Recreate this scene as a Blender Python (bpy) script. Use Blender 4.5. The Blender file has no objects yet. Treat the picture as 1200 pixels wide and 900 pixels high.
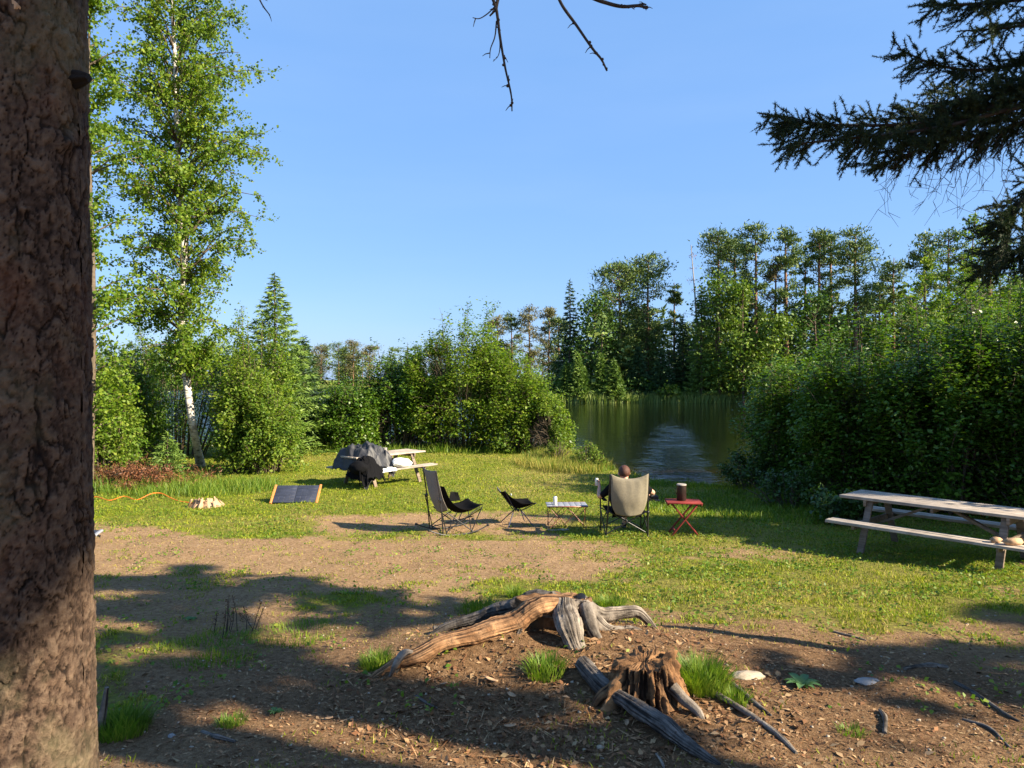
import bpy, math, random
import numpy as np
from mathutils import Vector, Matrix
random.seed(7); RNG = np.random.default_rng(11)
C = bpy.context.scene
COL = C.collection
# ---------------------------------------------------------------- camera, sky, sun, exposure
F, CX, CY, HZ, CAMZ = 832.0, 600.0, 450.0, 445.0, 2.3
cam_d = bpy.data.cameras.new('camera'); cam = bpy.data.objects.new('camera', cam_d); COL.objects.link(cam)
cam_d.sensor_width = 36; cam_d.lens = F/1200*36; cam_d.clip_end = 3000; cam_d.clip_start = .05
cam.location = (0, 0, CAMZ); cam.rotation_euler = (math.radians(90)-math.atan((CY-HZ)/F), 0, 0)
C.camera = cam
SUN_EL = math.radians(30); SUN_AZ = math.atan2(.93, -.37)
SD = np.array([math.sin(SUN_AZ)*math.cos(SUN_EL), math.cos(SUN_AZ)*math.cos(SUN_EL), math.sin(SUN_EL)])
w = bpy.data.worlds.new('World'); C.world = w; w.use_nodes = True
nt = w.node_tree; bg = nt.nodes['Background']; sky = nt.nodes.new('ShaderNodeTexSky')
sky.sky_type = 'NISHITA'; sky.sun_disc = False; sky.sun_elevation = SUN_EL; sky.sun_rotation = SUN_AZ
sky.air_density = 1.0; sky.dust_density = .8; sky.ozone_density = 2.0; sky.altitude = 300
sm_ = nt.nodes.new('ShaderNodeMix'); sm_.data_type = 'RGBA'; sm_.blend_type = 'MIX'; sm_.inputs[0].default_value = .76   # one even blue mixed in to flatten the gradient of the clear sky
nt.links.new(sky.outputs[0], sm_.inputs[6]); sm_.inputs[7].default_value = (.66, 1.44, 3.0, 1)
tc_ = nt.nodes.new('ShaderNodeTexCoord'); mp_ = nt.nodes.new('ShaderNodeMapping'); mp_.inputs['Scale'].default_value = (1.2, 1.2, 7); nt.links.new(tc_.outputs['Generated'], mp_.inputs[0])
cn_ = nt.nodes.new('ShaderNodeTexNoise'); cn_.inputs['Scale'].default_value = 1.6; cn_.inputs['Detail'].default_value = 5; nt.links.new(mp_.outputs[0], cn_.inputs['Vector'])
cr_ = nt.nodes.new('ShaderNodeMapRange'); cr_.inputs[1].default_value = .48; cr_.inputs[2].default_value = .8; cr_.inputs[4].default_value = .06; nt.links.new(cn_.outputs['Fac'], cr_.inputs[0])
s2_ = nt.nodes.new('ShaderNodeMix'); s2_.data_type = 'RGBA'; s2_.inputs[7].default_value = (2.6, 3.1, 3.7, 1); nt.links.new(cr_.outputs[0], s2_.inputs[0]); nt.links.new(sm_.outputs[2], s2_.inputs[6])   # faint cirrus veils
nt.links.new(s2_.outputs[2], bg.inputs[0]); bg.inputs[1].default_value = .098
sl = bpy.data.lights.new('sun', 'SUN'); so = bpy.data.objects.new('sun', sl); COL.objects.link(so)
sl.energy = 5.0; sl.angle = math.radians(.5); sl.color = (1, .87, .66)
so.rotation_euler = Vector(SD).to_track_quat('Z', 'Y').to_euler()
C.view_settings.view_transform = 'Standard'; C.view_settings.look = 'None'; C.view_settings.gamma = 1
C.view_settings.exposure = 1.7
try:
    C.cycles.max_bounces = 8; C.cycles.diffuse_bounces = 3; C.cycles.glossy_bounces = 3
    C.cycles.transmission_bounces = 4; C.cycles.use_denoising = True; C.cycles.sample_clamp_indirect = 5
except Exception: pass

# ---------------------------------------------------------------- numeric helpers
def _h(ix, iy, iz, s):
    n = (ix*374761393 + iy*668265263 + iz*2147483647 + s*1274126177) & 0xffffffff
    n = ((n ^ (n >> 13))*1274126177) & 0xffffffff
    n = ((n ^ (n >> 16))*2246822519) & 0xffffffff
    return ((n ^ (n >> 15)) & 0xffffff)/float(0xffffff)
def vn(P, s=0):
    P = np.asarray(P, float)
    if P.shape[-1] == 2: P = np.concatenate([P, np.zeros(P.shape[:-1]+(1,))], -1)
    I = np.floor(P).astype(np.int64); f = P-I; f = f*f*(3-2*f); r = 0
    for dx in (0, 1):
        for dy in (0, 1):
            for dz in (0, 1):
                wt = (f[..., 0] if dx else 1-f[..., 0])*(f[..., 1] if dy else 1-f[..., 1])*(f[..., 2] if dz else 1-f[..., 2])
                r = r + wt*_h(I[..., 0]+dx, I[..., 1]+dy, I[..., 2]+dz, s)
    return r
def fbm(P, o=4, s=0):
    P = np.asarray(P, float); a = 1; t = 0; r = 0
    for k in range(o):
        r = r + a*vn(P*2**k+17.3*k, s+k); t += a; a *= .5
    return r/t
def sst(a, b, x):
    t = np.clip((x-a)/(b-a), 0, 1); return t*t*(3-2*t)
def worley(P, s=0):
    # F1, F2 and a cell value over a jittered lattice (2-D)
    I = np.floor(P).astype(np.int64); d1 = np.full(P.shape[0], 9.); d2 = d1.copy(); cv = d1*0
    for dx in (-1, 0, 1):
        for dy in (-1, 0, 1):
            jx, jy = I[:, 0]+dx, I[:, 1]+dy
            px = jx+.1+.8*_h(jx, jy, 0*jx, s); py = jy+.1+.8*_h(jx, jy, 0*jx+5, s)
            d = np.hypot(P[:, 0]-px, P[:, 1]-py); m = d < d1
            d2 = np.where(m, d1, np.minimum(d2, d)); cv = np.where(m, _h(jx, jy, 0*jx+9, s), cv); d1 = np.where(m, d, d1)
    return d1, d2, cv
SX = np.array([-90, -30, -8, -2, 1.6, 2.4, 3.0, 3.9, 5.5, 8, 14, 30, 90.])
SY = np.array([24, 26, 29.5, 29.5, 28, 24.5, 20.6, 18.3, 17.4, 17.4, 19, 22, 26.])
FX = np.array([-300, -80, -52, -5, 5, 30, 60, 300.]); FY = np.array([230, 215, 195, 114, 87, 86, 80, 80.])
MC = (.35, 5.25)
def gz(x, y):
    x = np.asarray(x, float); y = np.asarray(y, float); x, y = np.broadcast_arrays(x, y)
    z = np.where(y < 11.7, .57-.07*y, -.25)
    z = np.where(y < 0, .57, z)
    P = np.stack([x, y], -1)
    z = z + (fbm(P*.5, 3, 3)-.5)*.10 + (fbm(P*3.1, 3, 5)-.5)*.035
    z = z + .25*np.exp(-(((x-MC[0])/1.2)**2+((y-MC[1])/.72)**2))+.07*np.exp(-(np.clip(np.hypot((x-np.clip(x, -.95, 0)), (y-5.0-.32*np.clip(x, -.95, 0)-.08))/.16, 0, 9))**2)*sst(-1.1, -.3, x) + .06*np.exp(-(((x-1)/1.)**2+((y-4.4)/.6)**2))
    z = z + .015*(fbm(P*9, 3, 8)-.5)*(1-sst(6, 10, y))
    ys = np.interp(x, SX, SY)+(fbm(P*.6, 2, 9)-.5)*.8
    z = z - sst(-1.1, .9, y-ys)*.9
    yf = np.interp(x, FX, FY)+(fbm(P*.12, 2, 4)-.5)*4
    z = z + sst(-3, 3, y-yf)*1.35 + sst(0, 120, y-yf)*1.2
    return z
def W(px, py, y): return np.array([(px-CX)/F*y, y, CAMZ-(py-HZ)/F*y])
def G(px, py, lo=2.6, hi=40):
    ys = np.concatenate([np.arange(lo, 12, .02), np.arange(12, hi, .06)])
    zr = CAMZ-(py-HZ)/F*ys; xs = (px-CX)/F*ys; d = zr-gz(xs, ys); k = np.argmax(d < 0)
    return np.array([xs[k], ys[k], float(gz(xs[k], ys[k]))])
def onground(x, y): return np.array([x, y, float(gz(x, y))])
def pix(P):
    P = np.asarray(P, float); y = np.maximum(P[..., 1], .1)
    return CX+F*P[..., 0]/y, HZ+F*(CAMZ-P[..., 2])/y
SHADE = [(270, 735, 190, 58), (230, 697, 150, 34), (150, 790, 75, 110), (300, 795, 120, 48), (470, 714, 80, 20), (510, 826, 150, 20), (400, 820, 90, 24),
         (740, 868, 85, 24), (800, 893, 90, 14), (640, 830, 60, 16), (1030, 785, 130, 26), (1130, 800, 100, 46), (1000, 768, 100, 10),
         (1060, 870, 60, 12), (1190, 720, 50, 12), (330, 885, 50, 14), (160, 640, 40, 8), (600, 715, 40, 12)]
LIT = [(130, 727, 22, 9), (212, 713, 18, 6), (160, 764, 20, 7), (345, 806, 34, 13), (480, 770, 120, 22), (620, 790, 80, 20), (655, 843, 34, 6), (680, 806, 18, 8),
       (310, 868, 46, 14), (150, 885, 45, 18), (520, 875, 100, 14), (300, 672, 70, 6), (400, 740, 36, 9), (900, 850, 80, 50), (820, 815, 60, 22), (560, 765, 170, 26), (120, 880, 60, 22), (250, 875, 60, 14), (250, 770, 26, 8), (1020, 838, 60, 10), (210, 830, 20, 8)]
def inshade(px, py):
    v = np.zeros(np.shape(px), bool)
    for a, b, r, q in SHADE: v |= ((px-a)/r)**2+((py-b)/q)**2 < 1
    v &= vn(np.stack([px*.022, py*.06], -1), 51) < .62
    for a, b, r, q in LIT: v &= ~(((px-a)/r)**2+((py-b)/q)**2 < 1)
    return v
def keepshade(P):
    # a twig stays when its shadow falls on ground that is shaded in the photograph (or off the frame)
    g = P[:, 2]-.3; Q = P-SD*(g/SD[2])[:, None]
    for _ in range(3):
        zz = gz(Q[:, 0], Q[:, 1]); Q = P-SD*((P[:, 2]-zz)/SD[2])[:, None]
    px, py = pix(Q); vis = (Q[:, 1] > 3.2) & (px > 95) & (px < 1215) & (py < 915) & (Q[:, 1] < 30)
    t_ = (P[:, 0]+1.2)/SD[0]; yy = P[:, 1]-t_*SD[1]; z_ = P[:, 2]-t_*SD[2]; e_ = 1.74+.35*(yy-1.9)+.25*(vn(np.stack([yy*9, z_*6], -1), 3)-.5)
    hit = (np.abs(yy-1.9) < .32) & (((z_ > .6) & (z_ < e_)) | ((z_ > 2.72) & (vn(np.stack([yy*7, z_*5], -1), 6) > .60)))
    return (~vis | inshade(px, py)) & ~hit

# ---------------------------------------------------------------- mesh helpers
class MB:
    def __init__(s): s.v = []; s.f = []; s.n = 0
    def add(s, V, Fc):
        V = np.asarray(V, float).reshape(-1, 3); s.v.append(V); Fc = np.asarray(Fc, np.int64)
        s.f.append(Fc+s.n); s.n += len(V); return s
    def tube(s, pts, rad, n=8, noise=0., nf=6., seed=0, flat=1.0, cap=True):
        pts = np.asarray(pts, float); m = len(pts); rad = np.broadcast_to(np.asarray(rad, float), (m,))
        T = np.gradient(pts, axis=0); T /= np.linalg.norm(T, axis=1)[:, None]+1e-9
        u = np.cross(T[0], (0, 0, 1.) if abs(T[0][2]) < .9 else (1., 0, 0)); u /= np.linalg.norm(u); U = []
        for t in T:
            u = u-t*np.dot(u, t); u /= np.linalg.norm(u)+1e-9; U.append(u)
        U = np.array(U); B = np.cross(T, U); a = np.linspace(0, 2*np.pi, n, endpoint=False)
        r = rad[:, None]*np.ones(n)[None]
        if noise:
            L = np.concatenate([[0], np.cumsum(np.linalg.norm(np.diff(pts, axis=0), axis=1))])
            q = np.stack([np.cos(a)[None]*nf*.5+0*L[:, None], np.sin(a)[None]*nf*.5+0*L[:, None], L[:, None]*nf*.7+0*a[None]], -1)
            r = r*(1+noise*2*(fbm(q+seed*3.7, 4, seed)-.5))
        V = pts[:, None]+U[:, None]*(np.cos(a)[None]*r)[..., None]+B[:, None]*(np.sin(a)[None]*r*flat)[..., None]
        i = np.arange(m-1)[:, None]*n; j = np.arange(n)[None]; k = (j+1) % n
        s.add(V, np.stack([i+j, i+k, i+n+k, i+n+j], -1).reshape(-1, 4))
        if cap:
            for e, o in ((0, -1), (m-1, 1)):
                R = V[e]; c = R.mean(0)
                idx = [(q, n, (q+1) % n) for q in range(n)] if o < 0 else [(q, (q+1) % n, n) for q in range(n)]
                s.add(np.vstack([R, c]), [(x[2], x[0], x[1]) if o < 0 else x for x in idx] if o > 0 else [((q+1) % n, q, n) for q in range(n)])
        return s
    def box(s, c, size, R=None, jit=0.):
        h = np.array(size)/2; V = np.array([[x, y, z] for x in (-1, 1) for y in (-1, 1) for z in (-1, 1)])*h
        if jit: V = V+RNG.uniform(-jit, jit, V.shape)
        if R is not None: V = V@np.array(R).T
        return s.add(V+np.array(c), [(0, 1, 3, 2), (4, 6, 7, 5), (0, 4, 5, 1), (2, 3, 7, 6), (0, 2, 6, 4), (1, 5, 7, 3)])
    def bar(s, a, b, wd, th, up=(0, 0, 1)):
        a = np.array(a, float); b = np.array(b, float); d = b-a; L = np.linalg.norm(d); d /= L
        u = np.cross(up, d); u /= np.linalg.norm(u); v = np.cross(d, u)
        return s.box((a+b)/2, (L, wd, th), np.stack([d, u, v], 1))
    def grid(s, V):
        m, n = V.shape[:2]; i = np.arange(m-1)[:, None]*n; j = np.arange(n-1)[None]
        return s.add(V, np.stack([i+j, i+j+1, i+n+j+1, i+n+j], -1).reshape(-1, 4))
    def ball(s, c, r, n=14, m=9, disp=0., f=3., seed=0):
        th = np.linspace(0, np.pi, m)[:, None]; ph = np.linspace(0, 2*np.pi, n+1)[None]
        D = np.stack([np.sin(th)*np.cos(ph), np.sin(th)*np.sin(ph), np.cos(th)+0*ph], -1)
        k = 1+disp*2*(fbm(D*f+seed*5.1, 3, seed)-.5)
        return s.grid((D*k[..., None])*np.array(r)+np.array(c))
    def build(s, name, mat, parent=None, world=False, smooth=False, kind=None, bevel=0, label=None, solid=0, mods=()):
        me = bpy.data.meshes.new(name)
        V = np.concatenate(s.v)
        if world and parent is not None: V = V-np.array(parent.matrix_basis.translation if parent.parent is None else parent.parent.matrix_basis.translation)
        me.vertices.add(len(V)); me.vertices.foreach_set('co', V.astype(np.float32).ravel())
        tot = np.concatenate([np.full(len(f), f.shape[1]) for f in s.f]); idx = np.concatenate([f.ravel() for f in s.f])
        me.loops.add(len(idx)); me.loops.foreach_set('vertex_index', idx.astype(np.int32))
        me.polygons.add(len(tot)); st = np.concatenate([[0], np.cumsum(tot)[:-1]])
        me.polygons.foreach_set('loop_start', st.astype(np.int32)); me.polygons.foreach_set('loop_total', tot.astype(np.int32))
        me.update(calc_edges=True)
        if smooth: me.polygons.foreach_set('use_smooth', np.ones(len(tot), bool))
        me.materials.append(mat); o = bpy.data.objects.new(name, me); COL.objects.link(o)
        if parent is not None: o.parent = parent
        if kind: o['kind'] = kind
        if label: o['label'] = label
        if bevel:
            b = o.modifiers.new('bevel', 'BEVEL'); b.width = bevel; b.segments = 2; b.limit_method = 'ANGLE'
        if solid:
            b = o.modifiers.new('solid', 'SOLIDIFY'); b.thickness = solid
        return o
def thing(name, label, cat, loc=(0, 0, 0), rz=0, group=None):
    o = bpy.data.objects.new(name, None); COL.objects.link(o); o.empty_display_size = .2
    o.location = tuple(float(q) for q in loc); o.rotation_euler = (0, 0, rz); o['label'] = label; o['category'] = cat
    if group: o['group'] = group
    return o
def tag(o, label, cat, group=None):
    o['label'] = label; o['category'] = cat
    if group: o['group'] = group
    return o
def dup(root, loc, rz, sc, label, group=None):
    r = root.copy(); COL.objects.link(r); r.location = tuple(float(q) for q in loc); r.rotation_euler = (0, 0, rz); r.scale = sc
    r['label'] = label
    if group: r['group'] = group
    for ch in list(root.children):
        c = ch.copy(); COL.objects.link(c); c.parent = r
        for g in ch.children:
            d = g.copy(); COL.objects.link(d); d.parent = c
    return r
def spline(P, n):
    P = np.asarray(P, float); t = np.linspace(0, len(P)-1, n); out = []
    Q = np.vstack([2*P[0]-P[1], P, 2*P[-1]-P[-2]])
    for q in t:
        i = min(int(q), len(P)-2); f = q-i; a, b, c, d = Q[i:i+4]
        out.append(.5*((2*b)+(c-a)*f+(2*a-5*b+4*c-d)*f*f+(3*b-a-3*c+d)*f**3))
    return np.array(out)
def leaves(mb, P, ln, wd, up=.5, out=None, tri=False, jit=.35):
    """one small face per point, folded along the midrib, with its own length, turn and tilt"""
    n = len(P)
    if n == 0: return
    N = RNG.normal(size=(n, 3)); N[:, 2] += up*2
    if out is not None: N = N+out*1.2
    N /= np.linalg.norm(N, axis=1)[:, None]
    D = np.cross(N, RNG.normal(size=(n, 3))); D /= np.linalg.norm(D, axis=1)[:, None]; S = np.cross(N, D)
    k = RNG.uniform(1-jit, 1+jit, n)[:, None]; L = D*ln*k; Wd = S*wd*k*.5; fo = N*wd*.18*k
    V = np.stack([P-L*.5, P+Wd+fo-L*.05, P+L*.5, P-Wd+fo-L*.05], 1)
    mb.add(V, np.arange(4*n).reshape(n, 4))
def sprays(mb, P, D, ln, wd, spread=.5):
    """needle tufts: narrow faces pointing along D with scatter"""
    n = len(P); D = D+RNG.normal(size=(n, 3))*spread; D /= np.linalg.norm(D, axis=1)[:, None]
    S = np.cross(D, RNG.normal(size=(n, 3))); S /= np.linalg.norm(S, axis=1)[:, None]
    k = RNG.uniform(.6, 1.3, n)[:, None]; L = D*ln*k; S = S*wd*.5*k
    mb.add(np.stack([P-S, P+S, P+L], 1), np.arange(3*n).reshape(n, 3))

# ---------------------------------------------------------------- materials
def mat(name):
    m = bpy.data.materials.new(name); m.use_nodes = True; t = m.node_tree; b = t.nodes['Principled BSDF']
    return m, t, b
def N(t, typ, **k):
    n = t.nodes.new(typ)
    for a, v in k.items():
        if a == 'ins':
            for i, x in v.items(): n.inputs[i].default_value = x
        else: setattr(n, a, v)
    return n
def ramp(t, src, stops):
    r = t.nodes.new('ShaderNodeValToRGB'); e = r.color_ramp.elements
    while len(e) < len(stops): e.new(.5)
    for q, (p, c) in zip(e, stops): q.position = p; q.color = (*c, 1)
    t.links.new(src, r.inputs[0]); return r.outputs[0]
def mixc(t, f, a, b, mode='MIX'):
    m = t.nodes.new('ShaderNodeMix'); m.data_type = 'RGBA'; m.blend_type = mode
    for sock, v in ((m.inputs[0], f), (m.inputs[6], a), (m.inputs[7], b)):
        if hasattr(v, 'is_output'): t.links.new(v, sock)
        else: sock.default_value = v if not isinstance(v, tuple) else (*v, 1)
    return m.outputs[2]
def noise(t, scale, det=4, rough=.6, vec=None, space='Object'):
    n = N(t, 'ShaderNodeTexNoise', ins={'Scale': scale, 'Detail': det, 'Roughness': rough})
    if vec is None:
        tc = N(t, 'ShaderNodeTexCoord'); vec = tc.outputs[space]
    t.links.new(vec, n.inputs['Vector']); return n.outputs['Fac']
def scaled(t, s):
    tc = N(t, 'ShaderNodeTexCoord'); m = N(t, 'ShaderNodeMapping'); m.inputs['Scale'].default_value = s
    t.links.new(tc.outputs['Object'], m.inputs[0]); return m.outputs[0]
def bump(t, b, h, st=.4, dist=.02):
    n = N(t, 'ShaderNodeBump', ins={'Strength': st, 'Distance': dist}); t.links.new(h, n.inputs['Height']); t.links.new(n.outputs[0], b.inputs['Normal']); return n
def leafmat(name, dark, mid, light, trans=.35, sc=1.2, rough=.55, spec=.3):
    m, t, b = mat(name); g = N(t, 'ShaderNodeNewGeometry'); c1 = ramp(t, g.outputs['Random Per Island'], [(0, dark), (.5, mid), (1, light)])
    c2 = ramp(t, noise(t, sc, 3), [(.35, (.72, .8, .75)), (.65, (1.2, 1.12, 1.0))]); c = mixc(t, 1.0, c1, c2, 'MULTIPLY')
    t.links.new(c, b.inputs['Base Color']); b.inputs['Roughness'].default_value = rough; b.inputs['Specular IOR Level'].default_value = spec
    tr = N(t, 'ShaderNodeBsdfTranslucent'); t.links.new(mixc(t, 1.0, c, (1.25, 1.35, .55), 'MULTIPLY'), tr.inputs[0])
    mx = N(t, 'ShaderNodeMixShader', ins={0: trans}); t.links.new(b.outputs[0], mx.inputs[1]); t.links.new(tr.outputs[0], mx.inputs[2])
    t.links.new(mx.outputs[0], t.nodes['Material Output'].inputs[0]); return m
def plain(name, c, rough=.6, var=.25, sc=20, spec=.4, metal=0, bmp=.15, bs=None):
    m, t, b = mat(name); n = noise(t, sc, 5)
    lo = tuple(q*(1-var) for q in c); hi = tuple(min(1, q*(1+var)) for q in c)
    t.links.new(ramp(t, n, [(.3, lo), (.7, hi)]), b.inputs['Base Color']); b.inputs['Roughness'].default_value = rough
    b.inputs['Specular IOR Level'].default_value = spec; b.inputs['Metallic'].default_value = metal
    if bmp: bump(t, b, noise(t, bs or sc*3, 4), bmp, .01)
    return m
def wood(name, c, grain=(2, 40, 40), dark=.45, light=1.35, bmp=.5, extra=None):
    m, t, b = mat(name); v = scaled(t, grain); n = noise(t, 1.0, 6, .65, v); n2 = noise(t, 6, 4)
    k = ramp(t, n, [(.3, tuple(q*dark for q in c)), (.5, c), (.72, tuple(min(1, q*light) for q in c))])
    k = mixc(t, 1.0, k, ramp(t, n2, [(.3, (.7, .68, .66)), (.7, (1.15, 1.15, 1.15))]), 'MULTIPLY')
    oi = N(t, 'ShaderNodeObjectInfo'); k = mixc(t, 1.0, k, ramp(t, oi.outputs['Random'], [(0, (.82, .82, .84)), (1, (1.1, 1.08, 1.04))]), 'MULTIPLY')
    t.links.new(k, b.inputs['Base Color']); b.inputs['Roughness'].default_value = .8; b.inputs['Specular IOR Level'].default_value = .25
    bump(t, b, n, bmp, .006); return m
M = {}
M['birch_leaf'] = leafmat('birch_leaf', (.065, .135, .010), (.12, .20, .015), (.21, .27, .03), .4)
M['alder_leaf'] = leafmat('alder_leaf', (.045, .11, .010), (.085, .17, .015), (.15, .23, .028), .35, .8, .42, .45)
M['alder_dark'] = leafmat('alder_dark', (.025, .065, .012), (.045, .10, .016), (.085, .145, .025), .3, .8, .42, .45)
M['bright_leaf'] = leafmat('bright_leaf', (.08, .15, .015), (.13, .21, .022), (.22, .27, .04), .42)
M['far_leaf'] = leafmat('far_leaf', (.065, .13, .015), (.11, .18, .02), (.16, .22, .03), .25, .3)
M['far_leaf_dark'] = leafmat('far_leaf_dark', (.04, .09, .014), (.06, .125, .02), (.09, .16, .03), .2, .3)
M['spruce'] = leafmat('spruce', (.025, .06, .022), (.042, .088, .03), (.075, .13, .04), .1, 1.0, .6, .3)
M['spruce_light'] = leafmat('spruce_light', (.075, .14, .025), (.12, .20, .035), (.17, .25, .045), .12, .6)
M['pine'] = leafmat('pine', (.05, .095, .022), (.09, .145, .03), (.15, .195, .045), .1, .35, .6, .3)
M['pine_brown'] = leafmat('pine_brown', (.08, .08, .03), (.12, .115, .045), (.17, .15, .065), .1, .35, .6, .3)
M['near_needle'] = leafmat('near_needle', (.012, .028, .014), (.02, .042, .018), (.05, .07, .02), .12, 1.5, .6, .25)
M['dead_brush'] = leafmat('dead_brush', (.07, .028, .014), (.14, .055, .025), (.22, .10, .05), .1)
M['grass'] = leafmat('grass', (.08, .14, .008), (.19, .24, .012), (.33, .35, .03), .3, .9, .6, .2)
M['grass_long'] = leafmat('grass_long', (.07, .14, .015), (.12, .20, .02), (.22, .27, .04), .35, 2, .5, .25)
M['grass_dry'] = leafmat('grass_dry', (.16, .14, .03), (.30, .26, .06), (.42, .36, .11), .25, 2, .7, .2)
M['reed'] = leafmat('reed', (.10, .16, .03), (.16, .22, .05), (.24, .28, .08), .25, .5)
M['litter'] = leafmat('litter', (.09, .04, .02), (.20, .10, .05), (.36, .24, .14), .0, 8, .8, .2)
M['weed'] = leafmat('weed', (.05, .12, .04), (.08, .17, .06), (.13, .23, .09), .25, 3)
M['bark_far'] = plain('bark_far', (.13, .09, .07), .9, .4, 3, .2, bmp=0)
M['bark_pine'] = plain('bark_pine', (.20, .11, .07), .9, .4, 3, .2, bmp=0)
M['stem'] = plain('stem', (.10, .075, .05), .8, .4, 12, .3)
M['twig'] = plain('twig', (.035, .026, .02), .8, .4, 30, .3)
M['dead_grey'] = plain('dead_grey', (.28, .25, .22), .8, .3, 14, .3)
def birch_bark():
    m, t, b = mat('birch_bark'); v = scaled(t, (7, 7, 30)); n = noise(t, 1, 4, .6, v); n2 = noise(t, 3, 3)
    k = ramp(t, n, [(.38, (.05, .045, .04)), (.46, (.5, .46, .41)), (.7, (.72, .68, .62))])
    k = mixc(t, ramp(t, n2, [(.52, (0, 0, 0)), (.66, (.85, .85, .85))]), k, (.14, .11, .09))
    t.links.new(k, b.inputs['Base Color']); b.inputs['Roughness'].default_value = .7; bump(t, b, n, .3); return m
M['birch_bark'] = birch_bark()
def bark_near():
    m, t, b = mat('bark_near')
    a = N(t, 'ShaderNodeAttribute', attribute_name='plate'); n = noise(t, 26, 7, .7); n2 = noise(t, 3.2, 4); n3 = noise(t, 90, 5, .7)
    k = ramp(t, a.outputs['Fac'], [(0, (.010, .006, .005)), (.3, (.026, .015, .009)), (.55, (.068, .042, .028)), (1, (.135, .092, .062))])
    k = mixc(t, 1.0, k, ramp(t, n, [(.28, (.55, .52, .5)), (.5, (1, 1, 1)), (.75, (1.35, 1.3, 1.2))]), 'MULTIPLY')
    k = mixc(t, ramp(t, n2, [(.5, (0, 0, 0)), (.68, (.5, .5, .5))]), k, (.17, .15, .085))
    k = mixc(t, ramp(t, noise(t, 1.7, 3), [(.55, (0, 0, 0)), (.7, (.6, .6, .6))]), k, (.15, .06, .03))
    t.links.new(k, b.inputs['Base Color']); b.inputs['Roughness'].default_value = .88; b.inputs['Specular IOR Level'].default_value = .25
    h = N(t, 'ShaderNodeMath', operation='ADD'); t.links.new(n, h.inputs[0]); t.links.new(n3, h.inputs[1])
    bump(t, b, h.outputs[0], .9, .010); return m
M['bark_near'] = bark_near()
def rootwood(name, base, alt, dirt=(.09, .05, .03)):
    m, t, b = mat(name); tc = N(t, 'ShaderNodeTexCoord'); g = N(t, 'ShaderNodeAttribute', attribute_name='grain')
    n = noise(t, 9, 5); fine = g.outputs['Fac']
    k = mixc(t, ramp(t, n, [(.4, (0, 0, 0)), (.62, (1, 1, 1))]), base, alt)
    k = mixc(t, 1.0, k, ramp(t, fine, [(.2, (.16, .14, .13)), (.42, (.8, .8, .8)), (.6, (1.05, 1.05, 1.05)), (.85, (1.5, 1.45, 1.4))]), 'MULTIPLY')
    k = mixc(t, ramp(t, noise(t, 22, 6, .7), [(.58, (0, 0, 0)), (.7, (.7, .7, .7))]), k, dirt)
    t.links.new(k, b.inputs['Base Color']); b.inputs['Roughness'].default_value = .85; b.inputs['Specular IOR Level'].default_value = .25
    bump(t, b, noise(t, 60, 8, .75), .9, .012); return m
M['root_tan'] = rootwood('root_tan', (.19, .095, .042), (.30, .17, .085), (.07, .04, .022))
M['root_grey'] = rootwood('root_grey', (.11, .09, .072), (.235, .20, .165), (.06, .042, .03))
M['root_dark'] = rootwood('root_dark', (.05, .042, .037), (.14, .122, .108), (.03, .02, .015))
M['rot'] = rootwood('rot', (.10, .05, .022), (.24, .13, .06), (.03, .018, .012))
M['plank'] = wood('plank', (.36, .31, .26), (2, 45, 45))
M['plank_dark'] = wood('plank_dark', (.20, .155, .12), (2, 45, 45))
M['chip_wood'] = wood('chip_wood', (.45, .29, .17), (12, 12, 4), .5, 1.3)
M['red_wood'] = wood('red_wood', (.22, .032, .026), (3, 25, 25), .6, 1.25, .2)
M['black_cloth'] = plain('black_cloth', (.007, .007, .008), .95, .3, 60, .05)
M['shirt'] = plain('shirt', (.008, .008, .010), .95, .3, 40, .05)
M['tan_cloth'] = plain('tan_cloth', (.185, .16, .115), .85, .12, 40, .2, bs=300)
M['grey_cloth'] = plain('grey_cloth', (.20, .175, .15), .85, .15, 40, .2, bs=300)
M['tarp'] = plain('tarp', (.032, .032, .035), .55, .4, 9, .4, bs=18, bmp=.5)
M['white_cloth'] = plain('white_cloth', (.72, .72, .70), .8, .08, 10, .2)
M['black_metal'] = plain('black_metal', (.014, .014, .016), .4, .2, 60, .5, bmp=0)
M['blue_metal'] = plain('blue_metal', (.03, .035, .07), .4, .2, 60, .5, bmp=0)
M['copper_metal'] = plain('copper_metal', (.22, .07, .04), .4, .2, 60, .5, bmp=0)
M['alu'] = plain('alu', (.6, .6, .6), .35, .15, 60, .5, metal=.8, bmp=0)
M['can_paint'] = plain('can_paint', (.68, .66, .58), .35, .15, 30, .5, bmp=0)
M['table_cloth'] = plain('table_cloth', (.22, .23, .26), .6, .15, 30, .4)
M['solar'] = plain('solar', (.03, .034, .052), .5, .3, 5, .5, bmp=0)
M['solar_line'] = plain('solar_line', (.05, .055, .08), .4, .2, 5, .5, bmp=0)
M['orange'] = plain('orange', (.55, .20, .055), .6, .2, 20, .4)
M['orange_cord'] = plain('orange_cord', (.75, .16, .02), .5, .2, 20, .4)
M['brown_can'] = plain('brown_can', (.022, .011, .009), .45, .5, 12, .5)
M['skin'] = plain('skin', (.52, .29, .20), .55, .08, 30, .4)
M['hair'] = plain('hair', (.075, .026, .014), .6, .4, 90, .4, bmp=.6, bs=200)
M['shoe'] = plain('shoe', (.03, .03, .033), .7, .4, 30, .3)
M['sole'] = plain('sole', (.16, .16, .16), .7, .3, 30, .3)
M['eye'] = plain('eye', (.6, .58, .55), .3, .05, 30, .5, bmp=0)
M['stone'] = plain('stone', (.33, .27, .20), .85, .25, 9, .3, bmp=.5)
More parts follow.
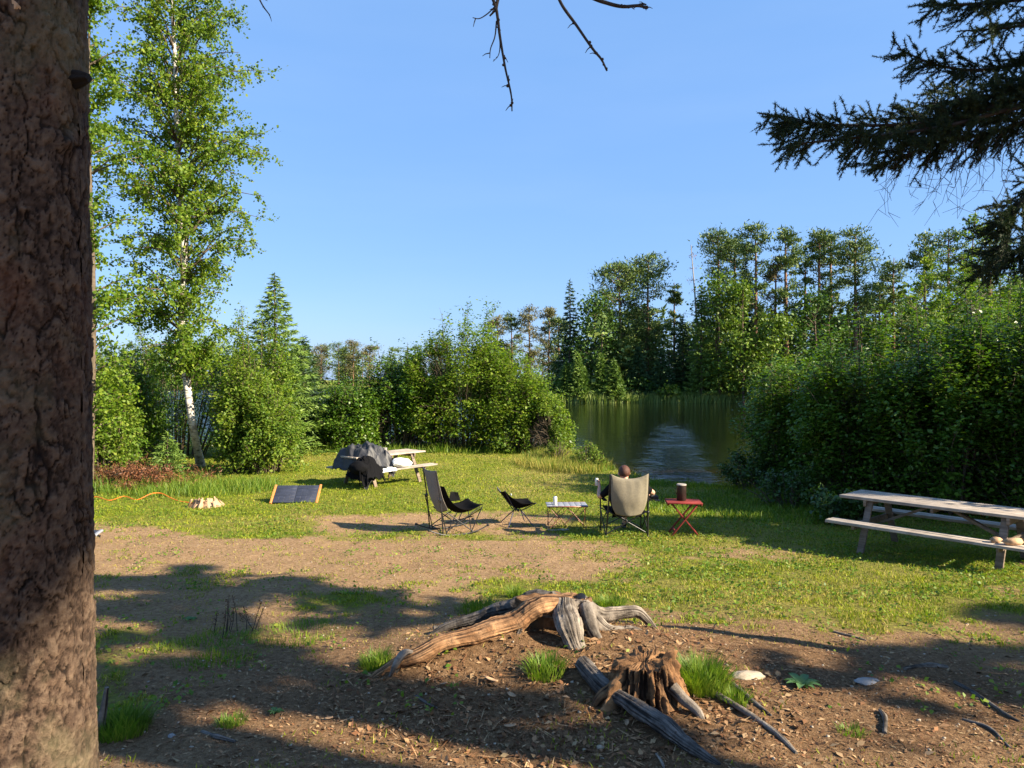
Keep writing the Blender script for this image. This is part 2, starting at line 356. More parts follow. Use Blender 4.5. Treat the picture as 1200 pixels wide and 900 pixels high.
M['stone_grey'] = plain('stone_grey', (.24, .23, .22), .85, .3, 9, .3, bmp=.5)
def groundmat():
    m, t, b = mat('ground'); a = N(t, 'ShaderNodeAttribute', attribute_name='cover')
    s = N(t, 'ShaderNodeSeparateColor'); t.links.new(a.outputs['Color'], s.inputs[0])
    gr, li, dry = s.outputs[0], s.outputs[1], s.outputs[2]
    n1 = noise(t, 3, 6, .7); n2 = noise(t, 22, 7, .75); n3 = noise(t, 120, 5, .7)
    sand = ramp(t, n2, [(.3, (.18, .105, .052)), (.5, (.37, .245, .135)), (.68, (.50, .35, .21))])
    sand = mixc(t, 1.0, sand, ramp(t, n3, [(.3, (.72, .68, .64)), (.65, (1.12, 1.1, 1.08))]), 'MULTIPLY'); sand = mixc(t, 1.0, sand, ramp(t, n1, [(.3, (.82, .8, .78)), (.7, (1.1, 1.1, 1.1))]), 'MULTIPLY')
    duff = ramp(t, n2, [(.3, (.075, .04, .02)), (.5, (.21, .12, .06)), (.7, (.37, .23, .13))])
    duff = mixc(t, 1.0, duff, ramp(t, n3, [(.25, (.6, .58, .55)), (.7, (1.3, 1.3, 1.25))]), 'MULTIPLY')
    soil = mixc(t, li, sand, duff)
    vo = N(t, 'ShaderNodeTexVoronoi', ins={'Scale': 55.0}); tc = N(t, 'ShaderNodeTexCoord'); t.links.new(tc.outputs['Object'], vo.inputs['Vector'])
    soil = mixc(t, ramp(t, vo.outputs['Distance'], [(.1, (.55, .55, .55)), (.22, (0, 0, 0))]), soil, vo_c := mixc(t, n1, (.30, .21, .14), (.13, .08, .05)))
    green = ramp(t, n2, [(.3, (.035, .05, .006)), (.5, (.15, .18, .014)), (.7, (.30, .30, .035))])
    straw = ramp(t, n2, [(.3, (.13, .10, .025)), (.7, (.40, .33, .10))])
    green = mixc(t, dry, green, straw)
    e = N(t, 'ShaderNodeMath', operation='ADD'); t.links.new(gr, e.inputs[0])
    e2 = N(t, 'ShaderNodeMath', operation='MULTIPLY_ADD', ins={1: .9, 2: -.45}); t.links.new(n2, e2.inputs[0]); t.links.new(e2.outputs[0], e.inputs[1])
    k = mixc(t, ramp(t, e.outputs[0], [(.38, (0, 0, 0)), (.62, (1, 1, 1))]), soil, green)
    t.links.new(k, b.inputs['Base Color']); b.inputs['Roughness'].default_value = .95; b.inputs['Specular IOR Level'].default_value = .15
    h = N(t, 'ShaderNodeMath', operation='MULTIPLY_ADD', ins={1: .5}); t.links.new(n3, h.inputs[0]); t.links.new(n2, h.inputs[2])
    bump(t, b, h.outputs[0], 1.0, .06); return m
M['ground'] = groundmat()
def watermat():
    m, t, b = mat('water'); tc = N(t, 'ShaderNodeTexCoord'); a = N(t, 'ShaderNodeAttribute', attribute_name='shallow')
    k = mixc(t, a.outputs['Fac'], (.004, .006, .003), (.075, .024, .006)); t.links.new(k, b.inputs['Base Color'])
    b.inputs['Roughness'].default_value = .04; b.inputs['IOR'].default_value = 1.33; b.inputs['Specular IOR Level'].default_value = .5
    r = N(t, 'ShaderNodeAttribute', attribute_name='riffle')
    m1 = N(t, 'ShaderNodeMapping'); m1.inputs['Scale'].default_value = (1.0, 2.0, 1); t.links.new(tc.outputs['Object'], m1.inputs[0])
    n = noise(t, 3.2, 2, .5, m1.outputs[0]); n2 = noise(t, .7, 3, .5, m1.outputs[0])
    s = N(t, 'ShaderNodeMath', operation='MULTIPLY_ADD', ins={1: 1.0, 2: .04}); t.links.new(r.outputs['Fac'], s.inputs[0])
    h = N(t, 'ShaderNodeMath', operation='MULTIPLY'); t.links.new(n, h.inputs[0]); t.links.new(s.outputs[0], h.inputs[1])
    h2 = N(t, 'ShaderNodeMath', operation='MULTIPLY_ADD', ins={1: .05}); t.links.new(n2, h2.inputs[0]); t.links.new(h.outputs[0], h2.inputs[2])
    bump(t, b, h2.outputs[0], 1.0, .30); return m
M['water'] = watermat()
# ---------------------------------------------------------------- ground, water
def cover(px, py, X, Y):
    """grass, litter and dryness of the ground, from where the photograph has them"""
    P = np.stack([X, Y], -1)
    g = np.where(Y > 11, .95, .30+.36*sst(-.2, 2.2, X)*sst(5.8, 7.5, Y)); g = g+.25*sst(13, 16, Y)
    for a, b, r, q, v in [(250, 640, 190, 22, -.75), (470, 612, 150, 12, -.6), (420, 655, 220, 34, -.42), (640, 640, 90, 22, -.3), (560, 612, 110, 10, -.55), (650, 600, 60, 10, -.35),
                          (300, 620, 80, 12, .75), (250, 590, 160, 8, .4), (150, 622, 70, 14, -.5), (870, 650, 80, 16, -.25), (820, 690, 150, 60, .18), (1000, 700, 200, 40, .35), (1080, 660, 120, 20, .2),
                          (240, 765, 90, 20, .26), (180, 720, 100, 40, -.15), (340, 745, 110, 14, .26), (420, 720, 100, 20, .15), (260, 860, 160, 50, -.3), (520, 800, 180, 60, -.9), (600, 760, 160, 30, -.7),
                          (760, 830, 160, 60, -.9), (900, 850, 160, 70, -.8), (1050, 840, 200, 45, -.7), (600, 690, 120, 14, .25), (720, 700, 60, 10, .3), (880, 760, 90, 30, .05), (500, 870, 200, 40, -.6), (650, 585, 60, 16, .2),
                          (1020, 780, 90, 20, -.45), (640, 670, 60, 10, -.2), (130, 800, 30, 60, .3), (400, 700, 60, 8, .3), (830, 780, 30, 20, .4)]:
        g = g+v*np.exp(-((px-a)/r)**2-((py-b)/q)**2)
    g = g+(fbm(P*1.3, 4, 21)-.5)*.85+(fbm(P*4.5, 3, 23)-.5)*.45
    li = sst(8.2, 5.8, Y)*.38+.9*np.exp(-(((X-.5)/2.2)**2+((Y-4.6)/1.2)**2))+.5*np.exp(-(((X-2.5)/1.2)**2+((Y-4.4)/.8)**2))+(fbm(P*1.1, 3, 33)-.5)*.5
    dry = .22+.5*np.exp(-((px-640)/70)**2-((py-560)/24)**2)+.35*np.exp(-((px-870)/200)**2-((py-700)/60)**2)+(fbm(P*.8, 3, 44)-.5)*.9
    inlake = Y > np.interp(X, SX, SY)-.2
    g = np.where(inlake & (Y < 60), .2, g)
    return np.clip(g, 0, 1), np.clip(li, 0, 1), np.clip(dry, 0, 1)
xs = np.concatenate([-np.geomspace(9, 700, 45)[::-1], np.linspace(-8.9, 8.9, 290), np.geomspace(9, 700, 45)])
ys = np.concatenate([-np.geomspace(1, 600, 22)[::-1], np.arange(-.5, 3, .3), np.arange(3, 12, .045), np.arange(12, 30, .13), np.geomspace(30.2, 1600, 110)])
XX, YY = np.meshgrid(xs, ys); ZZ = gz(XX, YY)
mb = MB(); mb.grid(np.stack([XX, YY, ZZ], -1)); ground = mb.build('ground', M['ground'], smooth=True, kind='structure')
px, py = pix(np.stack([XX, YY, ZZ], -1)); g_, l_, d_ = cover(px, py, XX, YY)
ca = ground.data.color_attributes.new('cover', 'FLOAT_COLOR', 'POINT')
ca.data.foreach_set('color', np.stack([g_, l_, d_, np.ones_like(g_)], -1).astype(np.float32).ravel())
wx = np.linspace(-260, 200, 240); wy = np.concatenate([np.arange(15, 60, .35), np.geomspace(60.4, 260, 60)])
WX, WY = np.meshgrid(wx, wy); mb = MB()
wx = np.concatenate([-np.geomspace(20, 300, 30)[::-1], np.arange(-19.5, 30, .4), np.geomspace(30.4, 260, 30)])
WX, WY = np.meshgrid(wx, wy); mb.grid(np.stack([WX, WY, 0*WX-.5], -1)); water = mb.build('water', M['water'], smooth=True, kind='structure')
wpx, wpy = pix(np.stack([WX, WY, 0*WX-.5], -1))
rif = np.exp(-((wpx-(790+(wpy-530)*.10))/np.interp(wpy, [480, 500, 560], [5, 13, 25]))**2)*sst(492, 540, wpy)*(.1+1.5*sst(.36, .6, fbm(np.stack([WX*1.1, WY*.8], -1), 3, 3)))
rif = rif+.25*(wpx < 540)
sh = sst(5.5, .2, WY-np.interp(WX, SX, SY))*(.4+.6*sst(.35, .6, fbm(np.stack([WX*.5, WY*.5], -1), 3, 5)))
for nm, v in (('riffle', rif), ('shallow', sh)):
    at = water.data.attributes.new(nm, 'FLOAT', 'POINT'); at.data.foreach_set('value', v.astype(np.float32).ravel())

# ---------------------------------------------------------------- shrub and tree builders
def stemset(center, rx, ry, h, n, r0=.03, wob=.15, lean=(0, 0)):
    """arching stems from one foot to a domed outline; returns list of polylines"""
    out = []
    for k in range(n):
        a = RNG.uniform(0, 2*np.pi); q = RNG.uniform(.15, 1)**.6; el = RNG.uniform(.25, 1)
        hh = h*(math.sqrt(max(0, 1-q*q*.8)))*RNG.uniform(.72, 1.05); e = np.array([math.cos(a)*rx*q+lean[0], math.sin(a)*ry*q+lean[1], hh])
        b = np.array([e[0]*.38, e[1]*.38, -.05]); m = (b+e)/2+np.array([-e[0]*.02, -e[1]*.02, hh*.12])+RNG.normal(size=3)*wob*h*.12
        out.append(spline([b, m, e], 9)+np.array(center))
    return out
def shrub(name, label, cat, base, rx, ry, h, lm, nst=34, ntw=26, npt=16, lsz=(.085, .06), tw=.33, group=None, sink=.28, tips=0, low=.12, prot=0, up=.7, gap=1, shell=0):
    t = thing(name, label, cat, base, 0, group); sm = MB(); fm = MB()
    st = stemset(base, rx, ry, h, nst)
    if prot:
        for k in range(prot):
            a = RNG.uniform(0, 6.28); q = RNG.uniform(.1, .7); e = np.array([math.cos(a)*rx*q, math.sin(a)*ry*q, h*RNG.uniform(1.02, 1.16)])
            st.append(spline([(e[0]*.3, e[1]*.3, 0), (e[0]*.8, e[1]*.8, h*.6), e], 9)+np.array(base))
    P = []
    for s in st:
        sm.tube(s, np.linspace(.022, .005, 9), 5, cap=False)
        for j in range(ntw):
            u = RNG.uniform(low, 1)**.75; i = min(int(u*8), 7); p = s[i]+(s[i+1]-s[i])*(u*8-i)
            d = p-np.array(base); d[2] *= .35; d = d/(np.linalg.norm(d)+1e-6)+RNG.normal(size=3)*.75; d /= np.linalg.norm(d)
            L = tw*RNG.uniform(.5, 1.5)*(1.15-u*.5); e = p+d*L+np.array([0, 0, .08*L])
            if j % 3 == 0: sm.tube([p, (p+e)/2+RNG.normal(size=3)*.02, e], [.006, .004, .002], 3, cap=False)
            k = RNG.integers(npt//2, npt+1); tt = RNG.uniform(.15, 1.08, k)[:, None]
            P.append(p+(e-p)*tt+RNG.normal(size=(k, 3))*tw*.2)
    for j in range(shell):      # leafy outer twigs all round the dome, down to the ground
        a = RNG.uniform(0, 6.283); sz = RNG.uniform(.04, .97); c_ = math.sqrt(1-sz*sz); k_ = RNG.uniform(.78, 1.02)*(.80+.4*vn(np.array([[math.cos(a)*2+base[0], math.sin(a)*2, sz*2.5]]), 3)[0])
        e = np.array(base)+np.array([math.cos(a)*rx*c_*k_, math.sin(a)*ry*c_*k_, h*sz*k_]); d = (e-np.array(base)-(0, 0, h*.3)); d /= np.linalg.norm(d)+1e-6; q = e-d*.45+RNG.normal(size=3)*.08
        sm.tube([q, (q+e)/2+(0, 0, .04), e], [.007, .004, .002], 3, cap=False); n_ = RNG.integers(12, 26); P.append(q+(e-q)*RNG.uniform(.25, 1.1, n_)[:, None]+RNG.normal(size=(n_, 3))*tw*.22)
    P = np.concatenate(P); P = P[P[:, 2] > gz(P[:, 0], P[:, 1])+.03]
    o = P-np.array(base)-np.array([0, 0, h*.4]); o /= np.linalg.norm(o, axis=1)[:, None]
    q_ = vn(P*1.1, 5) > RNG.uniform(.2, .34)*gap; P = P[q_]; o = o[q_]
    k_ = RNG.uniform(size=len(P)) < .5; s_ = RNG.uniform(.85, 1.15); leaves(fm, P[k_], lsz[0]*s_, lsz[1]*s_, up, o[k_]*.5); leaves(fm, P[~k_], lsz[0]*.72*s_, lsz[1]*.66*s_, up*.7, o[~k_]*.5)
    sm.build('stems', M['stem'], t, world=True, smooth=True, kind='stuff'); fm.build('foliage', lm, t, world=True, kind='stuff')
    return t

# the paper birch
def birch():
    D = 19.5; b = G(236, 546); t = thing('birch_tree', 'tall slender birch with white peeling trunk rising from the left shrubs', 'tree', b)
    pts = [b-np.array([0, 0, .1])]+[W(px, py, D) for px, py in [(226, 500), (218, 440), (213, 380), (216, 300), (212, 230), (208, 150), (206, 70), (202, -10), (200, -90), (196, -150)]]
    tr = spline(pts, 60); rad = np.interp(np.arange(60), [0, 3, 30, 59], [.15, .105, .075, .012]); mb = MB().tube(tr, rad, 12, noise=.08, seed=3); mb.build('trunk', M['birch_bark'], t, world=True, smooth=True)
    br = MB(); P = []
    hs = tr[:, 2]
    for k in range(240):
        z = RNG.uniform(2.2, hs[-1]-.2); i = np.searchsorted(hs, z)-1; p = tr[i]; pyy = HZ+F*(CAMZ-z)/D
        R = np.interp(pyy, [-150, 0, 100, 175, 240, 300, 360, 440], [30, 76, 92, 124, 112, 96, 84, 66])/F*D
        a = RNG.uniform(0, 2*np.pi); L = R*RNG.uniform(.4, 1.0); up = RNG.uniform(.25, 1.1)
        e = p+np.array([math.cos(a)*L, math.sin(a)*L, L*up]); m = p+np.array([math.cos(a)*L*.5, math.sin(a)*L*.5, L*up*.7]); e[2] -= L*RNG.uniform(.05, .3)
        s = spline([p, m, e], 8); br.tube(s, np.linspace(.028, .005, 8), 4, cap=False)
        for j in range(int(6+L*5)):
            u = RNG.uniform(.22, 1.0); q = min(int(u*7), 6); c = s[q]+(s[q+1]-s[q])*(u*7-q); dd = RNG.normal(size=3); dd[2] -= .5; dd /= np.linalg.norm(dd)
            l2 = RNG.uniform(.2, .75)*(1.1-.4*u); n = int(7+l2*34); tt = RNG.uniform(.1, 1.05, n)[:, None]; e2 = c+dd*l2
            if j % 2 == 0: br.tube([c, e2], [.005, .002], 3, cap=False)
            P.append(c+(e2-c)*tt+RNG.normal(size=(n, 3))*.055)
    P = np.concatenate(P); fm = MB(); leaves(fm, P, .082, .062, .2)
    br.build('branches', M['stem'], t, world=True, kind='stuff'); fm.build('foliage', M['birch_leaf'], t, world=True, kind='stuff')
birch()
def sidetree(px, topy, D, R, label, lm, n, z0=1.0, lsz=.09, seed=0, name='deciduous_tree', bare=0):
    x, y = (px-CX)/F*D, D; b = onground(x, y); t = thing(name, label, 'tree', b)
    H = CAMZ-(topy-HZ)/F*D-b[2]; tr = spline([b-(0, 0, .1), b+(.1, 0, H*.35), b+(-.05, .1, H*.7), b+(.1, 0, H)], 30)
    MB().tube(tr, np.linspace(.07*H/9, .012, 30), 8, noise=.1, seed=seed).build('trunk', M['stem'], t, world=True, smooth=True)
    br = MB(); P = []
    for k in range(n):
        u0 = RNG.uniform(z0/H, .98); p = tr[int(u0*29)]; a = RNG.uniform(0, 6.28); L = R*math.sin(math.pi*min(1, (u0*.9+.12)))**.7*RNG.uniform(.5, 1.05)
        e = p+np.array([math.cos(a)*L, math.sin(a)*L, L*.45]); s = spline([p, (p+e)/2+(0, 0, .1*L), e], 7); br.tube(s, np.linspace(.022, .005, 7), 4, cap=False)
        if bare and RNG.random() < bare: continue
        for j in range(int(7+L*7)):
            u = RNG.uniform(.25, 1.0); q = min(int(u*6), 5); c = s[q]+(s[q+1]-s[q])*(u*6-q); m = RNG.integers(6, 15); dd = RNG.normal(size=3); e2 = c+dd/np.linalg.norm(dd)*RNG.uniform(.15, .45)
            P.append(c+(e2-c)*RNG.uniform(0, 1, m)[:, None]+RNG.normal(size=(m, 3))*.08)
    fm = MB(); leaves(fm, np.concatenate(P), lsz, lsz*.72, .3); br.build('branches', M['stem'], t, world=True, kind='stuff'); fm.build('foliage', lm, t, world=True, kind='stuff')
sidetree(104, -60, 16.5, 1.5, 'leafy green tree with large leaves right beside the big bark trunk', M['birch_leaf'], 80, 1.6, .095)
sidetree(62, -40, 20, 1.6, 'broadleaf tree mostly hidden behind the big bark trunk', M['birch_leaf'], 60, 1.4, .09)
sidetree(1140, 246, 30, 2.2, 'thin half-bare tree with yellowish leaves poking above the right thicket', M['bright_leaf'], 55, 3.0, .11, bare=.35)
sidetree(1085, 300, 33, 1.6, 'small yellow-green tree between the pines and the half-bare tree', M['bright_leaf'], 40, 3.0, .11, bare=.2)

# shrubs on the left
def at(px, D): return onground((px-CX)/F*D, D)
shrub('shrub', 'light green shrub in front of the birch trunk on its right', 'shrub', at(286, 19.6), .95, .9, 3.2, M['bright_leaf'], 40, 24, 14, gap=.5, shell=260)
shrub('shrub', 'bushy light green shrub with its edge on the lawn, right of the birch', 'shrub', at(312, 19.4), 1.0, .9, 2.3, M['bright_leaf'], 40, 24, 14, gap=.5, shell=260)
shrub('shrub', 'dense shrub left of the birch trunk above the brown brush', 'shrub', at(146, 20.2), 1.2, 1.0, 3.6, M['alder_leaf'], 44, 24, 15, gap=.5, shell=260)
shrub('shrub', 'bright shrub against the right edge of the big bark trunk', 'shrub', at(116, 18), .9, .8, 3.2, M['bright_leaf'], 34, 24, 14, gap=.5, shell=260)
shrub('shrub', 'yellowish shrub behind the solar panel beside the dark spruce', 'shrub', at(300, 23), 1.5, 1.0, 4.3, M['birch_leaf'], 44, 24, 15, prot=6, gap=.6)
shrub('shrub', 'tall shrub behind the birch, up to half its height', 'shrub', at(205, 24), 2.6, 1.3, 4.9, M['alder_leaf'], 64, 26, 15, gap=.6)
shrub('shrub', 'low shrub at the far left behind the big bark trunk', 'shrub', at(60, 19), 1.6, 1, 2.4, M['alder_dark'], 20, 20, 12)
# shrubs in the middle
ml = dict(lsz=(.105, .072), tw=.5, group=None, up=1.1, shell=700)
shrub('shrub', 'dark green shrub left of the central thicket with lake glinting behind', 'shrub', at(414, 25.6), 1.4, 1.2, 2.6, M['alder_leaf'], 34, 24, 15, **ml)
shrub('shrub', 'shrub reaching highest in the central thicket, with thin sprigs on top', 'shrub', at(540, 26.2), 2.7, 1.8, 4.7, M['birch_leaf'], 70, 28, 16, prot=6, **ml)
shrub('shrub', 'round shrub between the dark one and the highest of the central thicket', 'shrub', at(470, 26.4), 1.7, 1.4, 3.4, M['alder_leaf'], 50, 26, 15, prot=4, **ml)
shrub('shrub', 'shrub on the right shoulder of the central thicket', 'shrub', at(605, 25.6), 1.7, 1.4, 3.2, M['birch_leaf'], 40, 24, 15, prot=3, **ml)
shrub('shrub', 'lower light shrub at the right end of the central thicket by the lake', 'shrub', at(645, 24.6), .9, .85, 1.9, M['bright_leaf'], 10, 22, 15, lsz=(.10, .07), tw=.3, prot=4, shell=480)
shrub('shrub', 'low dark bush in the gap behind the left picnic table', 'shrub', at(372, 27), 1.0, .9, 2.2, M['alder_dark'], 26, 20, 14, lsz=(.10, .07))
shrub('shrub', 'knee-high bright bush at the water edge behind the man', 'shrub', onground((688-CX)/F*20.6, 20.6), .55, .5, .62, M['bright_leaf'], 26, 14, 9, lsz=(.06, .03), tw=.14, prot=8)
shrub('shrub', 'small yellowish bush on the bank below the central thicket', 'shrub', onground((652-CX)/F*22.4, 22.4), .5, .5, .55, M['bright_leaf'], 20, 12, 8, lsz=(.06, .03), tw=.14, prot=6)
# the thicket on the right
ra = dict(lsz=(.10, .068), tw=.46, low=.03, up=1.5, npt=19, gap=.5, shell=300)
shrub('shrub', 'leftmost bush of the right thicket, leaning over the lake', 'shrub', at(935, 16.6), 1.35, 1.3, 3.2, M['alder_leaf'], 60, 28, **ra)
shrub('shrub', 'bush of the right thicket behind the left end of the picnic table', 'shrub', at(1015, 14.6), 1.5, 1.4, 3.35, M['alder_leaf'], 64, 30, prot=5, **ra)
shrub('shrub', 'bush of the right thicket directly behind the picnic table', 'shrub', at(1110, 13.6), 1.5, 1.4, 3.55, M['alder_leaf'], 64, 30, prot=6, **ra)
shrub('shrub', 'highest bush of the right thicket, at the right edge', 'shrub', at(1205, 13.2), 1.5, 1.4, 4.0, M['alder_leaf'], 60, 30, prot=6, **ra)
shrub('shrub', 'taller bush in the back of the right thicket', 'shrub', at(1050, 18.5), 2.2, 1.5, 4.4, M['alder_leaf'], 50, 28, prot=6, **ra)
shrub('shrub', 'tall bush behind the highest bush at the right edge', 'shrub', at(1170, 17.5), 2.2, 1.5, 4.9, M['alder_leaf'], 50, 28, prot=5, **ra)
shrub('shrub', 'bush outside the frame at the right', 'shrub', at(1320, 12.8), 1.6, 1.4, 4.2, M['alder_leaf'], 40, 24, **ra)
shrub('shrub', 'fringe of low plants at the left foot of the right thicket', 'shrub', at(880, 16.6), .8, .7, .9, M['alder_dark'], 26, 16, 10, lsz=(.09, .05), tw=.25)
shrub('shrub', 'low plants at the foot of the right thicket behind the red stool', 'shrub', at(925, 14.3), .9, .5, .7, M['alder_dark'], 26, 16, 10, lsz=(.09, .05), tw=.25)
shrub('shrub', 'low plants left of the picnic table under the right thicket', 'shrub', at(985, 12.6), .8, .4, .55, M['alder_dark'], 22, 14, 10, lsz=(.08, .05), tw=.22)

for x_, y_, h_, lab in [(11.2, 8.6, 4.2, 'nearest alder added for shade outside the frame, right of the picnic table'), (12.2, 11.2, 4.8, 'tall alder added for shade outside the frame beyond the picnic table'), (13.4, 13.6, 5.4, 'tallest alder added for shade outside the frame behind the right thicket'), (15.4, 16.5, 6.0, 'far alder added for shade outside the frame at the right'), (13.6, 9.6, 5.6, 'alder added for shade outside the frame in the second row at the right')]:  # unseen alders added to shade the lower right thicket and the picnic table
    shrub('shrub', lab, 'shrub', onground(x_, y_), 1.6, 1.7, h_, M['alder_leaf'], 44, 24, npt=12, lsz=(.17, .13), tw=.5, low=.2)
# dark spruce on the left, branch whorls of needle sprays
def spruce_arrays(H, R, nb, ns, ln, wd, seed, z0=.06, droop=.25):
    """needle faces and branch lines of a conical spruce, foot at the origin"""
    f = MB(); b = MB(); PP = []; DD = []
    for k in range(nb):
        u = z0+(1-z0)*(k+RNG.uniform(0, 1))/nb; z = H*u; a = k*2.4+RNG.uniform(-.4, .4); L = R*(1-u)**.85*RNG.uniform(.7, 1.1)+.04*H*(1-u)+.03
        e = np.array([math.cos(a)*L, math.sin(a)*L, z-droop*L+.12*L]); m = np.array([math.cos(a)*L*.5, math.sin(a)*L*.5, z-droop*L*.7]); s = spline([(0, 0, z), m, e], 6)
        b.tube(s, np.linspace(.012*H/6, .003, 6), 3, cap=False)
        n = max(4, int(ns*L/R)); tt = RNG.uniform(.12, 1.0, n); q = np.minimum((tt*5).astype(int), 4); c = s[q]+(s[q+1]-s[q])*(tt*5-q)[:, None]
        sd = RNG.normal(size=n)[:, None]*np.array([-math.sin(a), math.cos(a), 0])*L*.26*(1.15-tt)[:, None]; c = c+sd+np.stack([0*tt, 0*tt, -np.abs(RNG.normal(size=n))*.05*L], -1)
        d = np.array([math.cos(a), math.sin(a), -.15])+np.sign(sd)*.5
        PP.append(c); DD.append(d)
    PP = np.concatenate(PP); DD = np.concatenate(DD); sprays(f, PP, DD, ln, wd, .45)
    tip = np.stack([RNG.normal(size=20)*.02*R, RNG.normal(size=20)*.02*R, H*RNG.uniform(.9, 1, 20)], -1); sprays(f, tip, np.tile([0, 0, 1.], (20, 1)), ln, wd, .5)
    return f, b
def spruce_tree(label, base, H, R, nb, ns, ln, wd, m, group=None):
    t = thing('spruce_tree', label, 'tree', base, RNG.uniform(0, 6), group); f, b = spruce_arrays(H, R, nb, ns, ln, wd, 1)
    MB().tube([(0, 0, -.1), (0, 0, H*.5), (0, 0, H)], [.018*H, .010*H, .004], 6).build('trunk', M['bark_far'], t, smooth=True)
    b.build('branches', M['twig'], t, kind='stuff'); f.build('foliage', m, t, kind='stuff'); return t
spruce_tree('dark blue-green spruce with a thin leader right of the birch', at(322, 24.5), 6.2, 2.2, 170, 170, .17, .05, M['spruce_light'])
spruce_tree('dark young spruce beside the lake gap left of the central thicket', at(356, 27), 4.2, 1.35, 110, 150, .17, .05, M['spruce'])
spruce_tree('small young spruce at the foot of the birch above the brown brush', at(196, 17.6), 1.25, .7, 60, 90, .10, .03, M['spruce_light'])

# ---------------------------------------------------------------- far shore trees
def pine_arrays(H, crown, R, ncl, seed, lean=.0, per=80, ln=.42, wd=.16):
    f = MB(); b = MB(); tr = spline([(0, 0, -.2), (lean*.3, 0, H*.4), (lean*.8, .1, H*.8), (lean, 0, H)], 16)
    P = []; Dn = []
    for k in range(ncl):
        u = 1-crown*RNG.uniform(0, 1)**.8; i = min(int(u*15), 14); p = tr[i]+(tr[i+1]-tr[i])*(u*15-i); a = RNG.uniform(0, 6.28)
        prof = math.sin(math.pi*np.clip((1-u)/crown*.86+.04, 0, 1))**.6; L = R*prof*RNG.uniform(.35, 1.05); e = p+np.array([math.cos(a)*L, math.sin(a)*L, L*.28])
        b.tube([p, (p+e)/2-np.array([0, 0, .05*L]), e], [.07, .05, .02], 3, cap=False)
        nn = int(per*(.4+.6*L/R)); rr = np.array([.22, .22, .11])*R*RNG.uniform(.55, 1.1); c = e-(e-p)*RNG.uniform(0, .45, nn)[:, None]+RNG.normal(size=(nn, 3))*rr
        P.append(c); Dn.append(np.tile(np.array([math.cos(a)*.5, math.sin(a)*.5, .6]), (nn, 1)))
    sprays(f, np.concatenate(P), np.concatenate(Dn), ln, wd, .8); return f, b, tr
def far_pine(label, base, H, crown, R, ncl, m, lean=0, group=None, name='pine_tree', per=80):
    t = thing(name, label, 'tree', base, RNG.uniform(0, 6), group); f, b, tr = pine_arrays(H, crown, R, ncl, 1, lean, per)
    MB().tube(tr, np.linspace(.016*H, .03, 16), 6).build('trunk', M['bark_pine'], t, smooth=True); b.build('branches', M['bark_far'], t, kind='stuff'); f.build('foliage', m, t, kind='stuff'); return t
def broad_arrays(H, R, n, per, z0=.12, ln=.34, seed=0):
    f = MB(); b = MB(); tr = spline([(0, 0, -.2), (.2, 0, H*.4), (-.1, .1, H*.75), (.1, 0, H)], 14); P = []
    for k in range(n):
        u = RNG.uniform(z0, 1); p = tr[int(u*.8*13)]; a = RNG.uniform(0, 6.28); L = R*math.sin(math.pi*np.clip(u*.78+.16, 0, 1))**.7*RNG.uniform(.45, 1.03)
        e = np.array([p[0]+math.cos(a)*L, p[1]+math.sin(a)*L, u*H]); b.tube([p, (p+e)/2+np.array([0, 0, .1*L]), e], [.05, .035, .012], 3, cap=False)
        rr = np.array([.26, .26, .2])*R*RNG.uniform(.6, 1.1); P.append(e+RNG.normal(size=(per, 3))*rr)
    P = np.concatenate(P); P = P[P[:, 2] > .2]; leaves(f, P, ln, ln*.72, .4); return f, b, tr
def far_broad(label, base, H, R, n, per, m, group=None, name='birch_tree', bark='bark_far', ln=.36):
    t = thing(name, label, 'tree', base, RNG.uniform(0, 6), group); f, b, tr = broad_arrays(H, R, n, per, ln=ln)
    MB().tube(tr, np.linspace(.012*H, .03, 14), 6).build('trunk', M[bark], t, smooth=True); b.build('branches', M['stem'], t, kind='stuff'); f.build('foliage', m, t, kind='stuff'); return t
def fb(px, D):
    x = (px-CX)/F*D; return np.array([x, D, float(gz(x, D))])
def ht(top, D, b): return CAMZ-(top-HZ)/F*D-b[2]
LAB = {}
